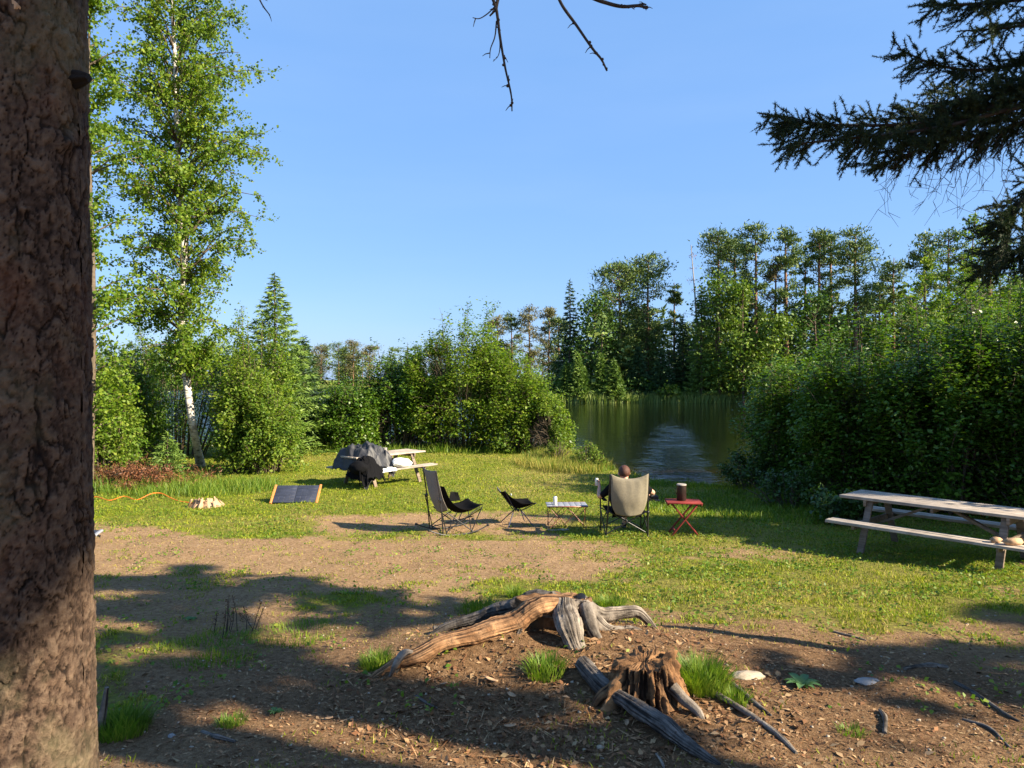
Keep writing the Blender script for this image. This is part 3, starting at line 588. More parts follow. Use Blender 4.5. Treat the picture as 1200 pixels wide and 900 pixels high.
rows = [  # px, top py, D, crown share, radius, clusters, brown, lean, label
 (583, 371, 128, .8, 2.4, 26, 1, 0, 'leftmost rusty-topped pine showing right above the central thicket'),
 (600, 368, 130, .7, 2.2, 22, 0, 0, 'thin pine second from the left above the central thicket'),
 (621, 361, 128, .75, 2.6, 26, 1, .4, 'brownish pine midway between the central thicket and the tall pointed spruce'),
 (643, 362, 122, .7, 2.0, 22, 1, 0, 'narrow brownish pine just left of the tall pointed spruce'),
 (655, 372, 108, .8, 2.4, 26, 0, 0, 'dull green pine at the left foot of the tall pointed spruce'),
 (728, 308, 94, .72, 3.6, 58, 0, .4, 'left half of the big broad pine pair over the middle of the lake'),
 (758, 303, 96, .74, 3.7, 60, 0, -.3, 'right half of the big broad pine pair over the middle of the lake'),
 (790, 331, 100, .7, 1.5, 18, 0, 0, 'thin straggly pine right of the big broad pine pair'),
 (840, 273, 92, .62, 3.2, 42, 0, .3, 'dark double-topped pine above the light green birches'),
 (860, 279, 95, .6, 2.6, 32, 0, 0, 'dark pine tight against the double-topped pine, on its right'),
 (886, 264, 88, .55, 2.5, 26, 0, .3, 'tallest open-crowned pine on the skyline right of the lake'),
 (908, 303, 90, .6, 2.0, 20, 1, 0, 'short brownish pine between two tall open-crowned pines'),
 (922, 270, 88, .55, 2.5, 26, 0, -.2, 'open-crowned pine second from the tallest, with a long bare trunk'),
 (943, 298, 92, .6, 2.2, 20, 0, 0, 'lower pine in the dip between the skyline pines'),
 (960, 272, 90, .6, 2.2, 26, 0, .2, 'slim pine at the left of the three tops standing close together'),
 (974, 275, 93, .6, 2.1, 26, 0, 0, 'middle pine of the three tops standing close together'),
 (1003, 270, 88, .62, 3.0, 34, 0, -.2, 'wide-topped pine at the right of the three tops standing close together'),
 (1047, 302, 95, .5, 2.2, 18, 0, 0, 'low sparse pine over the middle of the right thicket'),
 (1030, 330, 95, .7, 2.4, 24, 0, 0, 'pine barely showing above the leaves right of the wide-topped pine'),
 (1084, 276, 84, .7, 2.4, 28, 0, 0, 'dark narrow pine left of the half-bare tree'),
 (1111, 270, 84, .7, 2.4, 28, 0, 0, 'dark pine behind the half-bare tree, left of its trunk'),
 (1160, 262, 84, .7, 3.0, 32, 0, 0, 'pine behind the half-bare tree, right of its trunk'),
 (376, 405, 205, .8, 3.4, 22, 1, 0, 'first distant pine over the lake gap, counted from the left'),
 (397, 401, 205, .75, 3.2, 22, 0, 0, 'distant pine over the dark shrub, second from the left'),
 (414, 400, 205, .7, 3.0, 22, 1, 0, 'distant pine over the dark shrub, third from the left'),
 (433, 404, 205, .8, 3.2, 22, 1, 0, 'distant pine touching the central thicket, fourth from the left'),
]
for px_, tp, D, cr, R, nc, brn, ln_, lab in rows:
    b = fb(px_, D); far_pine(lab, b, ht(tp, D, b), min(.85, cr*1.15), R*.98, int(nc*1.9), M['pine_brown' if brn else 'pine'], ln_, per=95)
t = thing('dead_pine', 'dead bare pine snag with sparse brown twigs left of the double-topped pine', 'tree', fb(818, 88)); Hh = ht(287, 88, fb(818, 88))
tr = spline([(0, 0, 0), (-.2, 0, Hh*.5), (-.9, 0, Hh)], 14); MB().tube(tr, np.linspace(.2, .04, 14), 6).build('trunk', M['dead_grey'], t)
bm_ = MB(); fm = MB()
for k in range(44):
    u = RNG.uniform(.35, 1); p = tr[int(u*13)]; a = RNG.uniform(0, 6.28); L = RNG.uniform(.4, 1.6)*(1.4-u); e = p+np.array([math.cos(a)*L, math.sin(a)*L, RNG.uniform(-.2, .3)*L])
    bm_.tube([p, e], [.04, .012], 3, cap=False); sprays(fm, e+RNG.normal(size=(7, 3))*.2, np.tile([0, 0, -1.], (7, 1)), .3, .07, 1)
bm_.build('branches', M['dead_grey'], t, kind='stuff'); fm.build('foliage', M['dead_brush'], t, kind='stuff')
for px_, tp, D, Rr, m, lab in [
 (668, 328, 93, 2.6, 'spruce', 'tall pointed dark spruce standing left of the dark round tree'), (873, 296, 90, 1.5, 'spruce', 'narrow dark spruce between the double-topped and the tallest pine'),
 (822, 335, 87, 2.3, 'spruce_light', 'pointed light green spruce at the left flank of the far birches'), (677, 413, 87.5, 1.6, 'spruce_light', 'pale young spruce on the far bank, leftmost of the row at the water'),
 (684, 430, 88, 1.2, 'spruce_light', 'shortest young spruce squeezed between two on the far bank'), (664, 424, 88, 1.5, 'spruce_light', 'young spruce on the far bank hidden partly by the central thicket'),
 (704, 415, 88, 1.9, 'spruce_light', 'young spruce on the far bank, left of the close pair under the big pines'), (719, 421, 87.5, 1.9, 'spruce_light', 'young spruce on the far bank, right of the close pair under the big pines'),
 (748, 408, 90, 2.3, 'spruce', 'dark spruce at the water under the right big broad pine'), (775, 410, 89, 2.4, 'spruce', 'dark spruce on the far bank right below the straggly pine'),
 (800, 372, 91, 2.5, 'spruce', 'dark spruce between the straggly pine and the pointed light green spruce')]:
    b = fb(px_, D); spruce_tree(lab, b, ht(tp, D, b), Rr*.9, 90, 150, .40, .12, M[m])
for px_, tp, D, Rr, n, per, m, lab in [
 (697, 350, 92, 3.2, 60, 60, 'far_leaf_dark', 'dark round broadleaf tree between the pointed spruce and the big pine pair'),
 (843, 326, 87, 3.2, 66, 60, 'far_leaf', 'light green birch on the far shore below the double-topped pine'),
 (871, 336, 85, 3.0, 60, 60, 'far_leaf', 'light green birch on the far shore right of the other birch, by the right thicket'),
 (905, 372, 84, 2.8, 50, 60, 'far_leaf', 'green broadleaf tree rising above the left shoulder of the right thicket'),
 (955, 345, 86, 3.2, 50, 60, 'far_leaf_dark', 'green broadleaf tree under the three close pine tops'),
 (785, 452, 86.5, 1.2, 20, 40, 'far_leaf', 'small yellow-green bush on the far bank at the water')]:
    b = fb(px_, D); far_broad(lab, b, ht(tp, D, b), Rr, n, per, M[m])
# the wood behind reads as one mass
fm = MB(); tm = MB()
var = [pine_arrays(13, .75, 2.6, 18, 1, 0, 34, .8, .2)[0], spruce_arrays(11, 2.3, 40, 40, .9, .3, 1)[0], broad_arrays(10, 2.8, 18, 26, .1, .6)[0]]
var = [(np.concatenate(v.v), np.concatenate(v.f)) for v in var]
fl = {3: [], 4: []}
def addvar(i, x, y, s):
    V, Fq = var[i]; a = RNG.uniform(0, 6.28); R = np.array([[math.cos(a), -math.sin(a), 0], [math.sin(a), math.cos(a), 0], [0, 0, 1]])
    fm.add((V*s)@R.T+np.array([x, y, float(gz(x, y))]), Fq)
    tm.tube([(x, y, -1), (x, y, gz(x, y)+8*s)], [.16, .08], 5, cap=False)
for k in range(230):
    px_ = RNG.uniform(560, 1330); D = RNG.uniform(90, 118) if px_ > 655 else RNG.uniform(122, 150)
    top = np.interp(px_, [560, 640, 670, 700, 780, 800, 860, 1000, 1100, 1300], [388, 380, 372, 352, 345, 365, 345, 338, 318, 300])+RNG.uniform(14, 60)
    b = fb(px_, D); i = int(RNG.integers(0, 3)); addvar(i, b[0], b[1], ht(top, D, b)/(13, 11, 10)[i])
for k in range(230):
    px_ = RNG.uniform(-120, 585); D = RNG.uniform(208, 245); b = fb(px_, D); i = int(RNG.integers(0, 3)); addvar(i, b[0], b[1], ht(RNG.uniform(404, 424), D, b)/(13, 11, 10)[i])
o = fm.build('far_forest', M['pine'], kind='stuff'); tag(o, 'dark mixed wood filling in behind the far shore trees', 'forest')
tm.build('trunks', M['bark_far'], o, kind='stuff')
# shore brush and reeds on the far bank
P = []; x = RNG.uniform(-60, 60, 26000); y = np.interp(x, FX, FY)+(fbm(np.stack([x, np.interp(x, FX, FY)], -1)*.12, 2, 4)-.5)*4+RNG.uniform(-1.3, 1.2, 26000); z = gz(x, y); m_ = z > -.62
P = np.stack([x, y, np.maximum(z, -.5)], -1)[m_]; mb = MB(); d = RNG.normal(size=P.shape)*.15; d[:, 2] = 1
sprays(mb, P, d, .95, .15, .1); o = mb.build('shore_reeds', M['reed'], kind='stuff'); tag(o, 'strip of pale green reeds along the far waterline', 'reeds')
x = RNG.uniform(-20, 60, 16000); y = np.interp(x, FX, FY)+RNG.uniform(1.5, 6, 16000); P = np.stack([x, y, gz(x, y)+RNG.uniform(0, 1.0, 16000)**1.5*2.4*(.4+fbm(np.stack([x, y], -1)*.3, 2, 7))], -1)
mb = MB(); leaves(mb, P, .4, .3, .4); o = mb.build('shore_brush', M['far_leaf_dark'], kind='stuff'); tag(o, 'low dark bushes along the far bank under the trees', 'bushes')
# brush on the near bank hiding the lake edge left of the table
x = RNG.uniform(-17, 2.2, 15000); y = np.interp(x, SX, SY)-.9+RNG.normal(size=15000)*.5; P = np.stack([x, y, gz(x, y)+RNG.uniform(0, 1, 15000)**1.6*.9*(.3+1.2*vn(np.stack([x*.8, y*.5], -1), 4))], -1)
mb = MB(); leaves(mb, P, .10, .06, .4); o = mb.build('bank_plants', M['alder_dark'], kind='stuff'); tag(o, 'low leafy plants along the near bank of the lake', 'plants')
# ---------------------------------------------------------------- grass, litter
def blades(mb, P, h, wd, lean=.45):
    n = len(P); a = RNG.uniform(0, 6.28, n); S = np.stack([np.cos(a), np.sin(a), 0*a], -1)*wd[:, None]*.5
    L = RNG.normal(size=(n, 3))*lean; L[:, 2] = 1; L /= np.linalg.norm(L, axis=1)[:, None]; m = P+L*h[:, None]*.55; L2 = L+RNG.normal(size=(n, 3))*.35; L2[:, 2] = np.abs(L2[:, 2])*.7
    t = m+L2*h[:, None]*.5
    V = np.stack([P-S, P+S, m+S*.7, m-S*.7, t], 1); i = np.arange(n)[:, None]*5
    mb.v.append(V.reshape(-1, 3)); mb.f.append(i+np.array([0, 1, 2, 3])+mb.n); mb.f.append(i+np.array([3, 2, 4])+mb.n); mb.n += 5*n
def scatter(n, y0, y1):
    y = y0*(y1/y0)**RNG.uniform(0, 1, n); x = RNG.uniform(-.80, .80, n)*y; return x, y
G1, G2, G3 = MB(), MB(), MB()
x, y = scatter(520000, 3.3, 28); keep = y < np.interp(x, SX, SY)-.1; x, y = x[keep], y[keep]; z = gz(x, y); P = np.stack([x, y, z-.004], -1); px, py = pix(P)
g, li, dr = cover(px, py, x, y); cl = fbm(np.stack([x, y], -1)*5, 3, 77); pr = sst(.36, .8, g+(cl-.5)*.9)*(.25+.75*sst(.35, .6, cl)); pr = np.maximum(pr, .7*(.15+.85*sst(6, 8.5, y))*sst(.61, .69, fbm(np.stack([x, y], -1)*3.3, 3, 61))*sst(.02, .2, g+.1)); fl = np.where((y > 5.5) & (y < 13.5), .10*(.3+1.4*cl), 0); low = fl > pr; pr = np.maximum(pr, fl); keep = (RNG.uniform(size=len(x)) < pr*.95)
x, y, P, g, dr, cl, px, py, low = [q[keep] for q in (x, y, P, g, dr, cl, px, py, low)]
h = .016+.04*RNG.uniform(0, 1, len(x))**1.5*(.5+cl)*(1+.5*sst(8, 20, y)); wd = .0038+.0008*y
edge = sst(2.2, .2, np.interp(x, SX, SY)-y)*sst(1.0, 2.5, x); h = h*(1+3*edge)
h = np.where(low, h*.6, h); isdry = low | (RNG.uniform(size=len(x)) < np.clip(dr*.75, .04, .75))
blades(G1, P[~isdry], h[~isdry], wd[~isdry]); blades(G2, P[isdry], h[isdry], wd[isdry]*.9)
o = G1.build('lawn_grass', M['grass'], kind='stuff'); tag(o, 'short green grass of the campsite clearing', 'grass')
o = G2.build('dry_grass', M['grass_dry'], kind='stuff'); tag(o, 'straw-coloured dry blades mixed into the lawn', 'grass')
# tall weeds on the slope by the lake, below the central thicket and at the thicket feet
def patch(n, cx, cy, rx, ry, h0, m_, lab, wd=.012, nm='tall_grass'):
    a = RNG.uniform(0, 6.28, n); r = np.sqrt(RNG.uniform(0, 1, n)); x = cx+rx*r*np.cos(a); y = cy+ry*r*np.sin(a); P = np.stack([x, y, gz(x, y)], -1)
    P = P[(P[:, 2] > -.5)]; mb = MB(); blades(mb, P, h0*RNG.uniform(.4, 1.2, len(P))*(.5+vn(P*1.7, 3)), np.full(len(P), wd), .3); o = mb.build(nm, m_, kind='stuff'); tag(o, lab, 'grass')
patch(4500, 1.6, 21.5, 1.5, 2.4, .30, M['grass_dry'], 'tall pale seeding grass on the slope below the central thicket')
patch(5000, 1.9, 22.0, 1.7, 2.8, .30, M['grass_long'], 'tall green weeds mixed with seeding grass on the slope by the lake')
patch(3500, -7.6, 16.6, 2.2, 1.2, .32, M['grass_long'], 'long grass along the left shrubs around the brown brush')
patch(2600, 4.3, 17.2, 2.4, .45, .14, M['grass_long'], 'bright grass rim where the lawn meets the lake behind the red stool', .012)
patch(5000, 5.2, 14.2, 2.6, 1.7, .12, M['grass_long'], 'lush short plants in the shade left of the right thicket', .02)
patch(3500, -3.5, 25.2, 6.5, .8, .35, M['grass_long'], 'long grass at the foot of the central thicket', .02)
# broad-leaved lawn weeds (clover, plantain) : small leaves lying low
x, y = scatter(150000, 4.2, 26); keep = y < np.interp(x, SX, SY)-.2; x, y = x[keep], y[keep]; P = np.stack([x, y, gz(x, y)+.012], -1); px, py = pix(P); g, li, dr = cover(px, py, x, y)
cl = fbm(np.stack([x, y], -1)*2.2, 3, 91); keep = RNG.uniform(size=len(x)) < (.2+.8*sst(6.5, 9.5, y))*np.maximum(sst(.42, .58, cl)*sst(.3, .6, g), .5*sst(.58, .66, fbm(np.stack([x, y], -1)*2.7, 3, 71))*sst(.02, .2, g+.12)); P = P[keep]; P[:, 2] += RNG.uniform(0, .03, len(P)); leaves(G3, P, .036, .026, .9)
o = G3.build('clover_leaves', M['grass_long'], kind='stuff'); tag(o, 'small broad weed leaves spread through the lawn', 'weeds')
# litter: chips, needles, bits of bark
x, y = scatter(60000, 3.3, 13); P = np.stack([x, y, gz(x, y)+.004], -1); px, py = pix(P); g, li, dr = cover(px, py, x, y)
keep = RNG.uniform(size=len(x)) < (.12+.9*li)*(1-.6*g); P = P[keep]; mb = MB(); k = RNG.uniform(size=len(P))
leaves(mb, P[k < .6], .030, .006, 3.0, jit=.6); leaves(mb, P[(k >= .6) & (k < .93)], .020, .012, 2.4, jit=.6); leaves(mb, P[k >= .93][::2], .045, .022, 1.6, jit=.5); q = P[k < .5][::2]; q = q[np.hypot((q[:, 0]-.4)/1.6, (q[:, 1]-4.7)/1.1) < 1]; leaves(mb, q+(0, 0, .004), .035, .018, 1.2, jit=.7); leaves(mb, q[::2]+(.01, .01, .006), .10, .006, 2.0, jit=.6)
o = mb.build('ground_litter', M['litter'], kind='stuff'); tag(o, 'scattered bark flakes, wood chips and needles on the bare soil', 'litter')
x, y = scatter(9000, 3.3, 14); P = np.stack([x, y, gz(x, y)+.002], -1); px, py = pix(P); g, li, dr = cover(px, py, x, y); P = P[(g < .5)][:3200]; mb = MB()
for p in P[:500]: mb.box(p, RNG.uniform(.006, .02, 3)*(1, 1, .6), jit=.003)
o = mb.build('pebbles', M['stone'], kind='stuff'); tag(o, 'tiny pebbles scattered on the bare soil', 'pebbles')
# individual tufts
def tuft(px, py, n, r, h, lab, m_='grass_long', wd=.006, lean=.35):
    b = G(px, py); t = thing('grass_tuft', lab, 'grass tuft', b); a = RNG.uniform(0, 6.28, n); q = r*np.sqrt(RNG.uniform(0, 1, n)); P = np.stack([q*np.cos(a), q*np.sin(a), 0*a-.01], -1)
    P[:, 2] += gz(P[:, 0]+b[0], P[:, 1]+b[1])-b[2]; mb = MB(); hh = h*RNG.uniform(.4, 1.1, n); S = np.stack([-np.sin(a), np.cos(a), 0*a], -1)*wd*.5
    out = np.stack([np.cos(a), np.sin(a), 0*a], -1)*(q/r)[:, None]*lean+RNG.normal(size=(n, 3))*.15; out[:, 2] = 1; m1 = P+out*hh[:, None]*.5; o2 = out*np.array([1.9, 1.9, .75]); t1 = m1+o2*hh[:, None]*.5
    V = np.stack([P-S, P+S, m1+S*.8, m1-S*.8, t1], 1); i = np.arange(n)[:, None]*5; mb.v.append(V.reshape(-1, 3)); mb.f.append(i+np.array([0, 1, 2, 3])); mb.f.append(i+np.array([3, 2, 4])); mb.n = 5*n
    mb.build('blades', M[m_], t, kind='stuff')
tuft(824, 806, 1500, .15, .19, 'bright green grass tuft right behind the rotten stump')
tuft(862, 822, 300, .09, .10, 'small low grass tuft beside the pale stone')
tuft(140, 858, 900, .16, .15, 'thick grass tuft at the foot of the big bark trunk')
tuft(440, 782, 420, .11, .13, 'grass tuft at the tip of the long tan root')
tuft(640, 790, 500, .13, .12, 'grass tuft in the hollow under the big stump')
tuft(716, 712, 500, .14, .13, 'grass tuft behind the right roots of the big stump')
tuft(560, 716, 500, .22, .13, 'loose grass tuft left behind the big stump')
tuft(270, 850, 240, .09, .07, 'sparse grass tuft on the bare shaded soil in the lower left')
tuft(250, 765, 900, .45, .08, 'wide patch of thin grass around the dried stalks')
tuft(350, 745, 700, .40, .08, 'wide patch of thin grass right of the dried stalks')
tuft(605, 700, 220, .10, .16, 'upright thin tuft standing behind the left root of the stump')
tuft(1000, 862, 120, .08, .06, 'small tuft on the reddish soil in the lower right')
b = G(268, 742); t = thing('dried_stalks', 'brown dried weed stalks standing in the shaded grass', 'weed', b); mb = MB(); fm = MB()
for k in range(11):
    p = np.array([RNG.normal()*.05+(.2 if k % 3 == 0 else 0), RNG.normal()*.05, -.01]); e = p+np.array([RNG.normal()*.05, RNG.normal()*.05, RNG.uniform(.18, .36)]); mb.tube([p, (p+e)/2+RNG.normal(size=3)*.01, e], [.004, .003, .002], 4)
    q = RNG.uniform(.45, 1, 26)[:, None]; fm_ = p+(e-p)*q+RNG.normal(size=(26, 3))*.008; leaves(fm, fm_, .016, .009, .2)
mb.build('stalks', M['twig'], t); fm.build('seed_heads', M['dead_brush'], t, kind='stuff')
def weed(px, py, r, lab, n=11, m_='weed'):
    b = G(px, py); t = thing('broadleaf_weed', lab, 'weed', b)
    for k in range(n):
        a = k*2.4; L = r*RNG.uniform(.6, 1.1); u = np.linspace(0, 1, 6)[:, None]; wv = np.sin(np.pi*np.clip(u*.9+.08, 0, 1))*L*.2; d = np.array([math.cos(a), math.sin(a), 0]); s = np.array([-math.sin(a), math.cos(a), 0])
        c = d*L*u+np.array([0, 0, 1])*(L*.55*u*(1.25-u)+.005); V = np.stack([c-s*wv+(0, 0, .008), c, c+s*wv+(0, 0, .008)], 1); MB().grid(V).build('leaf', M[m_], t, smooth=True)
weed(940, 806, .13, 'rosette weed with grey-green leaves on the shaded soil right of the pale stone')
weed(322, 838, .06, 'small rosette weed on the bare soil in the lower left', 8); weed(222, 728, .07, 'flat rosette weed left of the dried stalks', 8)
# ---------------------------------------------------------------- big near trunk at the left
def near_trunk():
    D = 1.9; b = onground(-1.33, D); t = thing('pine_tree', 'huge rough-barked trunk filling the left edge of the frame', 'tree', b)
    H = 6.5; nz, na = 1300, 330; z = np.linspace(-.15, H, nz)[:, None]; a = np.linspace(0, 2*np.pi, na+1)[None]
    cx = -1.295-.018*(z-1.3)*0-.012*(2.3-z); cx = -1.335+.0*z-.004*(z-2.3); r = .157+.010*(1.5-z)/2+.06*np.exp(-np.maximum(z-.45, 0)/.22)+.01
    U = (a/(2*np.pi))*20; w1, w2, cv = worley(np.stack([(U+2.6*(fbm(np.stack([z*7+0*a, a*3+0*z], -1), 4, 5)-.5)).ravel(), (z*6.0+.0*a+3.0*(fbm(np.stack([z*6+0*a, a*6+0*z], -1), 4, 9)-.5)).ravel()], -1), 4)
    e = (w2-w1).reshape(nz, na+1); cv = cv.reshape(nz, na+1); pl = np.maximum(sst(.01, .15, e), .45*sst(.45, .6, fbm(np.stack([a*2.2+0*z, z*5+0*a], -1), 3, 31)))
    v1, v2, c2 = worley(np.stack([(U*1.9+1.4*(fbm(np.stack([z*16+0*a, a*7+0*z], -1), 4, 15)-.5)).ravel(), (z*26+0*a+2.4*(fbm(np.stack([z*14+0*a, a*9+0*z], -1), 4, 19)-.5)).ravel()], -1), 8); e2 = sst(.02, .3, (v2-v1).reshape(nz, na+1)); c2 = c2.reshape(nz, na+1)
    seam = sst(.0, .05, np.abs(U/17-.98+.01*np.sin(z*5)))
    ra_ = lambda fr, fz, sd: fbm(np.stack([np.cos(a)*fr+0*z, np.sin(a)*fr+0*z, z*fz+0*a], -1), 4, sd)
    n1 = ra_(2.3, 4.2, 41); n2 = ra_(4.5, 11, 43); cr1 = sst(0, .015, np.abs(n1-.5)); cr2 = .35+.65*sst(0, .03, np.abs(n2-.5)); scl = sst(0, .06, (v2-v1).reshape(nz, na+1))
    ph_ = (v1.reshape(nz, na+1)); hf = ra_(20, 110, 44)-.5; mf = ra_(8, 36, 45)-.5
    disp = .010*cr1+.0045*cr2+.004*scl*(.3+1.2*c2)+.003*(1-ph_)*c2+.007*mf+.005*hf+.012*(ra_(3, 2, 2)-.5); pl = cr1*(.25+.75*cr2)
    # blend so that the sheet closes where the angle wraps
    wrap = sst(0, .5, a)*sst(0, .5, 2*np.pi-a); 
    for kz, ka, kr, kh in [(2.92, math.radians(-14), .022, .02), (1.66, math.radians(-100), .035, .022), (3.05, math.radians(-100), .04, .025), (2.72, math.radians(-85), .03, -.02)]:
        da = (a-(ka % (2*np.pi)))*.18; disp = disp+kh*np.exp(-(((z-kz)/kr)**2+(da/kr)**2))
    R = r+disp; a2 = a
    V = np.stack([cx+R*np.cos(a2), D+R*np.sin(a2), z+0*a2], -1); mb = MB().grid(V); o = mb.build('trunk', M['bark_near'], t, world=True, smooth=True)
    at_ = o.data.attributes.new('plate', 'FLOAT', 'POINT'); at_.data.foreach_set('value', np.clip(.02+.68*pl*(.1+.9*scl)*(.6+.6*c2)+.35*(mf+.05)*pl+1.0*hf*pl, 0, 1).astype(np.float32).ravel())
    c = W(104, 96, D); MB().tube(spline([c-(.06, 0, .0), c-(.015, .01, -.002), c+(.012, -.015, .003)], 12), np.linspace(.03, .011, 12), 20, noise=.5, nf=9, seed=5).build('branch_stub', M['root_dark'], t, world=True, smooth=True)
    c = W(22, 12, 1.78); MB().tube([c+(0, .05, .0), c+(0, -.02, 0)], [.016, .013], 10, noise=.1).build('branch_stub', M['chip_wood'], t, world=True, smooth=True)
    # dead limbs reaching out over the clearing; their twig ends hang into the picture
    def limb(pts, r0, r1):
        s = spline(pts, 26); MB().tube(s, np.linspace(r0, r1, 26), 7, noise=.12, seed=2).build('dead_branch', M['twig'], t, world=True, smooth=True); return s
    Z = 2.75
    limb([(-1.3, 1.9, 4.9), (-.9, 2.1, 4.75), (-.3, 2.5, 4.5), W(575, -60, Z), W(580, -5, Z)], .03, .008)
    limb([(-1.3, 1.9, 5.2), (-.6, 2.2, 5.0), (.1, 2.6, 4.5), W(640, -50, Z)], .03, .008)
    limb([(-1.3, 1.9, 5.5), (-.3, 2.3, 5.1), (.3, 2.7, 4.4), W(690, -12, Z)], .03, .009)
    def tw(pp, r0, r1, nb=5, sd=0):
        mb = MB(); s = spline([W(x, y, Z+.0*i) for i, (x, y) in enumerate(pp)], 34); mb.tube(s, np.linspace(r0, r1, 34), 6, noise=.35, nf=14, seed=sd)
        rs = np.random.default_rng(sd)
        for k in range(nb):
            i = rs.integers(4, 33); d = rs.normal(size=3)*(1, .6, .7); d /= np.linalg.norm(d); mb.ball(s[i]+d*r0*.8, r0*.9*rs.uniform(.6, 1.1), 6, 5)
            if k % 2 == 0: mb.tube([s[i], s[i]+d*.018, s[i]+d*.03+(0, 0, -.006)], [.0025, .0018, .001], 4)
        mb.build('twig', M['twig'], t, world=True, smooth=True)
    tw([(576, -4), (582, 14), (586, 45), (592, 80), (599, 112), (600, 131)], .0075, .0025, 12, 1); tw([(585, -6), (582, 8), (582, 16)], .007, .006, 2, 8)
    tw([(581, 8), (572, 17), (562, 23), (554, 22)], .0028, .0015, 1, 2); tw([(582, 26), (580, 44), (575, 58), (574, 69)], .0035, .0018, 3, 3)
    tw([(585, 38), (586, 55), (584, 66), (578, 73)], .0028, .0012, 2, 4); tw([(582, 12), (577, 17), (574, 20)], .004, .003, 1, 9)
    tw([(652, -6), (660, 10), (676, 32), (694, 58), (704, 70), (711, 84)], .0065, .0035, 12, 5)
    tw([(686, -5), (704, 3), (728, 9), (748, 8), (758, 11)], .0075, .006, 10, 6); tw([(745, 8), (752, 6), (757, 7)], .004, .003, 1, 10)
    tw([(302, -6), (309, 8), (317, 19)], .0035, .002, 4, 7)
near_trunk()
# ---------------------------------------------------------------- the big weathered stump and the rotten one
def woodtube(name, pts, rad, m_, t, n=48, m=70, noise=.2, seed=0, flat=1.0, ridge=.08):
    pts = [np.array(p, float) for p in pts]; m = int(m*1.5)
    if name == 'root': pts[-1][2] = float(gz(pts[-1][0], pts[-1][1]))-.06; rad = list(rad); rad[-1] *= .7
    s = spline(pts, m); mb = MB(); rr = np.interp(np.linspace(0, len(pts)-1, m), np.arange(len(pts)), rad);  L = np.concatenate([[0], np.cumsum(np.linalg.norm(np.diff(s, axis=0), axis=1))])
    rr = rr*(.78+.44*fbm(np.stack([L*5, 0*L+seed], -1), 3, seed))
    s = s+np.stack([(vn(np.stack([L*4, 0*L+k*9], -1), seed+k)-.5)*rr*.8 for k in range(3)], -1)
    mb.tube(s, rr, n, noise=noise, nf=3, seed=seed, flat=flat); V = np.concatenate(mb.v); R = V[:m*n].reshape(m, n, 3); c = R.mean(1)[:, None]
    ph = np.arange(n)/n; gr = fbm(np.stack([np.cos(ph*6.28)[None]*9+.6*vn(np.stack([L*5, 0*L], -1))[:, None], np.sin(ph*6.28)[None]*9+0*L[:, None], L[:, None]*3.4+0*ph[None]], -1)+seed, 5, seed+2); bm = fbm(R*14, 4, seed+6)-.5
    R = c+(R-c)*(1+ridge*1.6*(gr-.5)*2+.42*bm)[..., None]; mb2 = MB(); mb2.add(np.concatenate([R.reshape(-1, 3), V[m*n:]]), mb.f[0])
    for f in mb.f[1:]: mb2.f.append(f)
    o = mb2.build(name, m_, t, world=True, smooth=True); A = np.full(len(o.data.vertices), .5); A[:m*n] = np.clip((gr-.5)*2.0+.5+.5*bm, 0, 1).ravel()
    q = o.data.attributes.new('grain', 'FLOAT', 'POINT'); q.data.foreach_set('value', A.astype(np.float32)); return o
sb = G(672, 768); st = thing('tree_stump', 'big weathered stump with spreading grey and tan roots, hollow underneath', 'stump', sb)
def Wd(px, py, d): return W(px, py, d)
woodtube('root', [Wd(672, 703, 5.25), Wd(640, 712, 5.22), Wd(600, 727, 5.12), Wd(560, 743, 5.02), Wd(510, 762, 4.93), Wd(465, 779, 4.88), Wd(420, 797, 4.85)], [.085, .10, .095, .085, .07, .045, .02], M['root_tan'], st, 72, 180, .16, 1, .8)
woodtube('root', [Wd(668, 702, 5.5), Wd(625, 704, 5.6), Wd(590, 714, 5.7), Wd(560, 727, 5.75), Wd(520, 738, 5.75), Wd(490, 746, 5.7)], [.045, .06, .055, .05, .035, .02], M['root_dark'], st, 48, 120, .16, 2)
woodtube('root', [Wd(664, 702, 5.2), Wd(664, 722, 5.1), Wd(670, 746, 5.0), Wd(678, 768, 4.92), Wd(684, 786, 4.88)], [.07, .085, .078, .072, .045], M['root_grey'], st, 72, 150, .14, 3, .75, .14)
woodtube('root', [Wd(680, 704, 5.4), Wd(700, 716, 5.5), Wd(722, 720, 5.6), Wd(748, 720, 5.65), Wd(775, 732, 5.65)], [.045, .05, .045, .045, .02], M['root_grey'], st, 48, 110, .18, 4)
woodtube('root', [Wd(680, 708, 5.3), Wd(694, 728, 5.25), Wd(714, 742, 5.25), Wd(742, 744, 5.35), Wd(775, 752, 5.4)], [.05, .065, .052, .045, .02], M['root_grey'], st, 48, 110, .18, 5)
woodtube('root', [Wd(686, 712, 5.25), Wd(692, 738, 5.1), Wd(704, 756, 5.05), Wd(716, 770, 5.0)], [.06, .045, .03, .015], M['root_grey'], st, 20, 50, .18, 6)
woodtube('root', [Wd(655, 706, 5.45), Wd(640, 730, 5.5), Wd(630, 756, 5.55), Wd(620, 780, 5.6)], [.09, .10, .1, .08], M['root_dark'], st, 24, 50, .2, 7)
woodtube('root', [Wd(486, 766, 4.88), Wd(470, 768, 4.8), Wd(452, 776, 4.8)], [.012, .024, .012], M['root_grey'], st, 16, 40, .2, 8)
